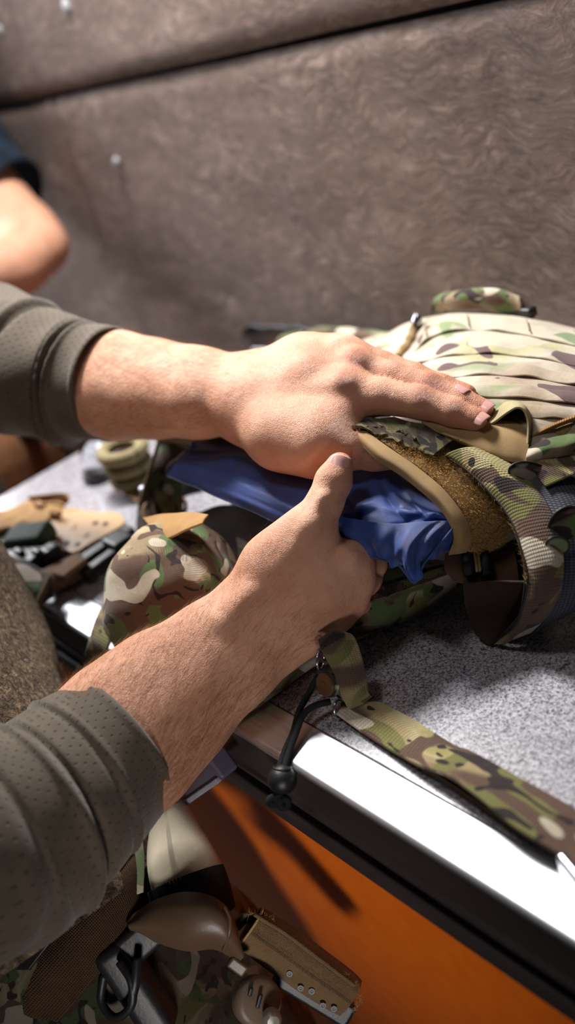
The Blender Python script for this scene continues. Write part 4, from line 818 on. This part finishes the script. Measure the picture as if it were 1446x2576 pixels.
tube('pouch_sleeve', [P(*p) for p in ((628, 2332, .735), (700, 2382, .735), (780, 2440, .735), (852, 2490, .735), (880, 2512, .735))], [.0155, .0165, .0165, .0155, .014], COYOTE, ep, 60, 50, ell=[.62]*5, cap=False, updir=CZ, inner=.0018, disp=lambda U, A: .0010*np.sign(np.sin(A*2+.5)))
tube('mouth_binding', [P(628, 2332, .735)+CZ*.0098*math.cos(a)+(CX*.58+CY*.81)*.0158*math.sin(a) for a in np.linspace(0, 2*np.pi, 30)], [.0010]*30, TAN, ep, 40, 6, cap=False)
tube('top_seam', [P(*p) for p in ((640, 2300, .728), (720, 2350, .728), (800, 2410, .728), (890, 2478, .728))], [.0016]*4, COYOTE, ep, 40, 8)
sheet('pouch_flap', PR([[(588, 2318, .742), (618, 2298, .738), (665, 2305, .735), (690, 2320, .732)], [(600, 2340, .748), (625, 2320, .745), (668, 2322, .742), (690, 2336, .738)]]), CAMOF, ep, .002, 10, 30, .001, 80)
fringe('frayed_edge', [P(872, 2450, .73), P(896, 2490, .73), P(905, 2520, .73), P(890, 2545, .73)], THREAD, ep, 120, .005)
fringe('frayed_edge', [P(615, 2298, .735), P(660, 2304, .732), P(690, 2318, .73)], THREAD, ep, 90, .003)
mg = empty('black_clip', P(790, 2500, .72), 'black perforated plastic clip below the coyote elastic pouch', 'clip')
rbox('clip_body', P(790, 2500, .735), (.062, .018, .010), BLACK, mg, .003, frame_from(P(700, 2440, .735), P(880, 2550, .735), CZ))
for i in range(5): lathe('eyelet', [(.0018, .0), (.0022, .0003), (.0012, .0003), (.001, -.0004)], P(728+28*i, 2450+22*i+(i % 2)*14, .724), CZ, plain('eyelet%d' % i, srgb(70, 72, 78), .5, .5, .2, nb=0), mg, 16)
# ------------------------------------------------------------------ second person at the far end
p2 = empty('person', P(-100, 560, 1.62), 'second person at the far left, bare bent elbow below a dark navy short sleeve', 'person')
A2 = dict(ang=0, limb=[[(-330, 100, 1.62, .055), (-60, 440, 1.58, .050), (70, 590, 1.53, .043), (108, 618, 1.515, .034)], [(100, 622, 1.515, .036), (40, 662, 1.50, .042), (-120, 700, 1.46, .040), (-330, 720, 1.42, .030)], [(-330, 720, 1.42, .030), (-450, 725, 1.40, .025)]], palm=[], fingers=[])
V2, F2 = build_arm(A2, .004); pymesh('body', V2, F2, SKIN, p2)
M = MT('navy_cloth'); M.col(M.ramp(M.noise(M.co(), 30, 3), [(.4, srgb(20, 26, 38)), (.7, srgb(34, 48, 62))])).rough(.9, .2); NAVY = M.m
tube('sleeve', [P(*p) for p in ((-330, 90, 1.62), (-150, 320, 1.60), (22, 500, 1.56))], [.09, .075, .066], NAVY, p2, 40, 40, disp=lambda U, A: .004*np.sin(A*3+U*9), cap=False, inner=.003)
# ------------------------------------------------------------------ gear on the left half of the bench
cp = empty('camo_pouch', T(440, 1560, 0), 'rounded camouflage pouch standing on the bench behind the right forearm', 'pouch')
tube('pouch_body', [T(452, 1600, -.0)+np.array([0, 0, .0]), T(448, 1585, .006), T(445, 1545, .022), T(445, 1500, .042), T(450, 1440, .066), T(460, 1400, .082), T(466, 1378, .090)], [.045, .055, .060, .060, .052, .036, .012], camo('camo_dome', 1.55, 628, .4, 1.0, 4.4), cp, 60, 60, disp=lambda U, A: .0018*np.sin(A*3+U*8)+.0012*np.sin(A*7-U*14))
tube('brim', [T(285, 1440, .03), T(300, 1520, .012), T(340, 1600, .006), T(380, 1660, .004), T(440, 1640, .006)], [.006, .008, .009, .008, .005], CAMO, cp, 50, 14, ell=[.6]*5)
sheet('tan_flap', TR([[(358, 1302, .092), (420, 1294, .098), (470, 1290, .102), (525, 1296, .102)], [(382, 1332, .095), (430, 1326, .100), (470, 1315, .104), (515, 1308, .103)], [(406, 1364, .094), (440, 1350, .099), (470, 1334, .103), (510, 1318, .103)]]), plain('tan_flap_cloth', srgb(160, 124, 80), .75, .2), cp, .002, 12, 24, .0008, 50)
cs = empty('looped_strap', T(250, 1600, 0), 'camouflage webbing loop hanging over the bench edge left of the rounded pouch', 'strap')
sheet('loop_band', [[T(262, 1515, .02), T(240, 1560, .02), T(222, 1620, .004), PY(212, 1665, YF-.004), PY(230, 1712, YF-.006)], [T(292, 1545, .02), T(285, 1590, .02), T(268, 1645, .004), PY(262, 1690, YF-.006), PY(275, 1740, YF-.008)]], CAMOW, cs, .002, 12, 40, .0005, 40)
tp_ = empty('holster_plate', T(210, 1340, 0), 'tan plastic mounting plate with four paired screw holes on the white bench', 'plate')
TANP = plain('tan_plastic', srgb(186, 148, 102), .45, .45, 0, 150, .0003, .06)
M0 = T(205, 1335, .006); ax_ = frame_from(T(120, 1360, .006), T(300, 1310, .006), (0, 0, 1))
def loc2(px, py): d = T(px, py, .006)-M0; return (d.dot(ax_[0]), d.dot(ax_[1]))
outl = cat_rom([np.array(loc2(*p)) for p in ((112, 1325), (150, 1305), (172, 1290), (240, 1298), (300, 1302), (318, 1325), (285, 1350), (240, 1375), (200, 1398), (178, 1398), (145, 1372), (115, 1350))]+[np.array(loc2(112, 1325))], 60)[:-1]
area2 = sum(outl[i][0]*outl[(i+1) % 59][1]-outl[(i+1) % 59][0]*outl[i][1] for i in range(59)); outl = outl if area2 > 0 else outl[::-1]
prism('plate_body', [tuple(p) for p in outl], .006, TANP, tp_, (M0, *ax_), .0012)
for px, py in ((168, 1367), (194, 1370), (240, 1316), (265, 1318)):
    lathe('screw_hole', [(.0032, .0), (.0030, .0008), (.0016, .0009), (.0015, .0002)], T(px, py, .0122), (0, 0, 1), BLACK, tp_, 20)
for px, py in ((185, 1325), (215, 1345)): lathe('dimple', [(.004, 0), (.0036, .0006), (.002, .0008)], T(px, py, .0122), (0, 0, 1), TANP, tp_, 20)
tb = empty('tan_webbing', T(90, 1300, 0), 'folded tan webbing strap with loop end at the left edge of the bench', 'strap')
sheet('webbing_band', TR([[(-40, 1300, .008), (30, 1280, .010), (80, 1262, .014), (140, 1250, .014), (165, 1262, .010)], [(-40, 1345, .006), (30, 1330, .008), (90, 1335, .010), (130, 1300, .014), (160, 1285, .010)]]), plain('tan_strap', srgb(168, 130, 86), .8, .2, 0, 300, .0004, .12), tb, .004, 20, 50, .002, 60)
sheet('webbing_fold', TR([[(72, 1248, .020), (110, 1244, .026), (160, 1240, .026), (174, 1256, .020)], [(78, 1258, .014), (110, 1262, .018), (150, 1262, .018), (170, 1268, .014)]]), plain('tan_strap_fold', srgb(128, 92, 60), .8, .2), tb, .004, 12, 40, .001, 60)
for i, (x, y) in enumerate(((100, 1270), (140, 1290), (60, 1320))): rbox('strap_keeper', T(x, y, .018), (.018, .008, .006), plain('keeper%d' % i, srgb(150, 112, 74)), tb, .002)
gb = empty('green_buckle', T(80, 1390, 0), 'dark green and black folded buckle pouch left of the tan plate', 'buckle')
rbox('buckle_cover', T(75, 1355, .02), (.050, .034, .022), plain('dark_green_cloth', srgb(56, 74, 64), .7), gb, .007, frame_from(T(40, 1360, 0), T(120, 1350, 0), (.2, 0, 1)))
rbox('buckle_body', T(72, 1405, .012), (.056, .030, .020), BLACK, gb, .006, frame_from(T(40, 1400, 0), T(130, 1420, 0), (0, 0, 1)))
for x in (50, 95, 120): rbox('buckle_prong', T(x, 1392, .022), (.016, .008, .010), BLACK, gb, .003)
rbox('buckle_tip', T(128, 1395, .016), (.020, .022, .018), BLACK, gb, .005)
lc = empty('camo_wallet', T(55, 1470, 0), 'flat green camouflage pouch with black corner at the far left bench edge', 'pouch')
sheet('wallet_body', TR([[(-60, 1380, .020), (0, 1395, .024), (60, 1420, .022), (125, 1452, .016)], [(-60, 1440, .024), (-10, 1450, .028), (50, 1470, .026), (105, 1490, .018)], [(-60, 1540, .006), (0, 1540, .010), (50, 1540, .010), (92, 1535, .008)]]), CAMO, lc, .010, 30, 30, .002, 30, 3)
tube('wallet_edge', [T(125, 1452, .022), T(108, 1490, .020), T(88, 1535, .014)], [.003]*3, COYOTE, lc, 24, 8)
rbox('corner_tab', T(100, 1500, .014), (.014, .022, .012), BLACK, lc, .003)
rbox('corner_tab', T(84, 1545, .010), (.012, .014, .010), BLACK, lc, .003)
bp = empty('brown_pad', T(165, 1450, 0), 'small folded brown cloth pad between black straps and green pouch', 'pad')
rbox('pad_body', T(165, 1440, .010), (.045, .036, .014), plain('brown_pad', srgb(126, 100, 82), .9), bp, .005, frame_from(T(140, 1440, 0), T(200, 1410, 0), (0, .1, 1)))
rbox('pad_fold', T(175, 1428, .019), (.030, .022, .006), plain('brown_pad_fold', srgb(142, 114, 92), .9), bp, .0025, frame_from(T(140, 1445, 0), T(200, 1400, 0), (0, .1, 1)))
bk = empty('black_straps', T(240, 1410, 0), 'black buckled straps lying behind the camouflage dome pouch', 'strap')
for a, b, w in (((190, 1425), (332, 1330), .016), ((210, 1450), (290, 1390), .014)):
    p0, p1 = T(a[0], a[1], .010), T(b[0], b[1], .012); rbox('strap_bar', (p0+p1)/2, (np.linalg.norm(p1-p0), w, .009), BLACK, bk, .003, frame_from(p0, p1, (0, 0, 1)))
rbox('strap_buckle', T(300, 1365, .014), (.030, .024, .014), BLACK, bk, .004)
GLASS = MT('clear_glass'); GLASS.b.inputs['Transmission Weight'].default_value = 1; GLASS.col((.9, .93, .96, 1)).rough(.05); GLASS = GLASS.m
gl = empty('clear_jar', T(250, 1205, 0), 'small clear plastic jar with black base ring standing on the white bench', 'jar')
lathe('jar_body', [(.013, .004), (.018, .008), (.019, .02), (.018, .036), (.014, .046), (.011, .050), (.0001, .051)], T(256, 1195, 0), (.15, .1, 1), GLASS, gl, 32)
lathe('base_ring', [(.018, 0), (.0205, .002), (.0205, .008), (.0185, .010)], T(254, 1200, 0), (.15, .1, 1), BLACK, gl, 32)
lathe('jar_cap', [(.008, .050), (.012, .051), (.012, .060), (.009, .062)], T(256, 1195, 0), (.15, .1, 1), plain('cap_brown', srgb(120, 100, 96), .4), gl, 24)
rl = empty('khaki_roll', T(345, 1190, 0), 'khaki webbing roll standing beside the clear jar', 'roll')
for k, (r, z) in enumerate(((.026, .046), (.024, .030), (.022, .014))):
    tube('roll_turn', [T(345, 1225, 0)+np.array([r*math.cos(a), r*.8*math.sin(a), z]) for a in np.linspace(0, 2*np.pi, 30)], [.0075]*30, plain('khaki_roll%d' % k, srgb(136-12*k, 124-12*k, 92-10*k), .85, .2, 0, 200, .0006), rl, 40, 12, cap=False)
lathe('roll_core', [(.015, 0), (.018, .004), (.018, .040), (.012, .043)], T(345, 1225, 0), (0, 0, 1), BROWN, rl, 28)
sheet('roll_tail', TR([[(300, 1235, .004), (325, 1250, .004), (345, 1262, .004)], [(318, 1225, .004), (340, 1238, .004), (352, 1245, .004)]]), TANP, rl, .002, 6, 10)
fb = empty('flashlight', T(400, 1250, .01), 'small black flashlight with silver head lying left of the blue plate', 'flashlight')
a_, b_ = T(366, 1250, .030), T(480, 1222, .036); dd = (b_-a_)/np.linalg.norm(b_-a_)
lathe('barrel', [(.009, .016), (.0100, .018), (.0100, .046), (.009, .048), (.009, .07)], a_, dd, plain('grey_barrel', srgb(74, 78, 88), .3, .5, .6, nb=0), fb, 28)
lathe('head', [(.0105, 0), (.0130, .001), (.0134, .010), (.0120, .014), (.0095, .018)], a_, dd, STEEL, fb, 32)
lathe('lens', [(.0001, -.003), (.006, -.002), (.0104, .0)], a_, dd, plain('frosted_lens', srgb(190, 205, 225), .25, .5, nb=0), fb, 28)
wl = empty('white_loops', T(410, 1290, .01), 'small tan and cream cord loops between flashlight and pouch flap', 'cord')
for (x, y, r) in ((385, 1290, .009), (420, 1280, .012), (440, 1270, .010)): ring('loop', T(x, y, .030), CZ+CY*.5, r, .0018, plain('loop%d' % x, srgb(150, 120, 96), .8), wl, 1.3)
bb = empty('canvas_bag', P(30, 1180, 1.42), 'dark brown canvas bag beyond the left end of the bench', 'bag')
rbox('bag_body', P(-20, 1230, 1.50), (.34, .30, .24), plain('brown_canvas', srgb(92, 60, 38), .9, .2, 0, 60, .002, .35), bb, .05, None, 5)
tube('bag_handle', [P(40, 1080, 1.36), P(110, 1090, 1.32), P(170, 1120, 1.32), P(200, 1180, 1.36)], [.012]*4, BROWN, bb, 30, 10, ell=[.4]*4)
rbox('bag_pocket', P(-60, 1230, 1.34), (.10, .05, .12), plain('dark_olive', srgb(56, 56, 48), .9), bb, .02, None, 4)
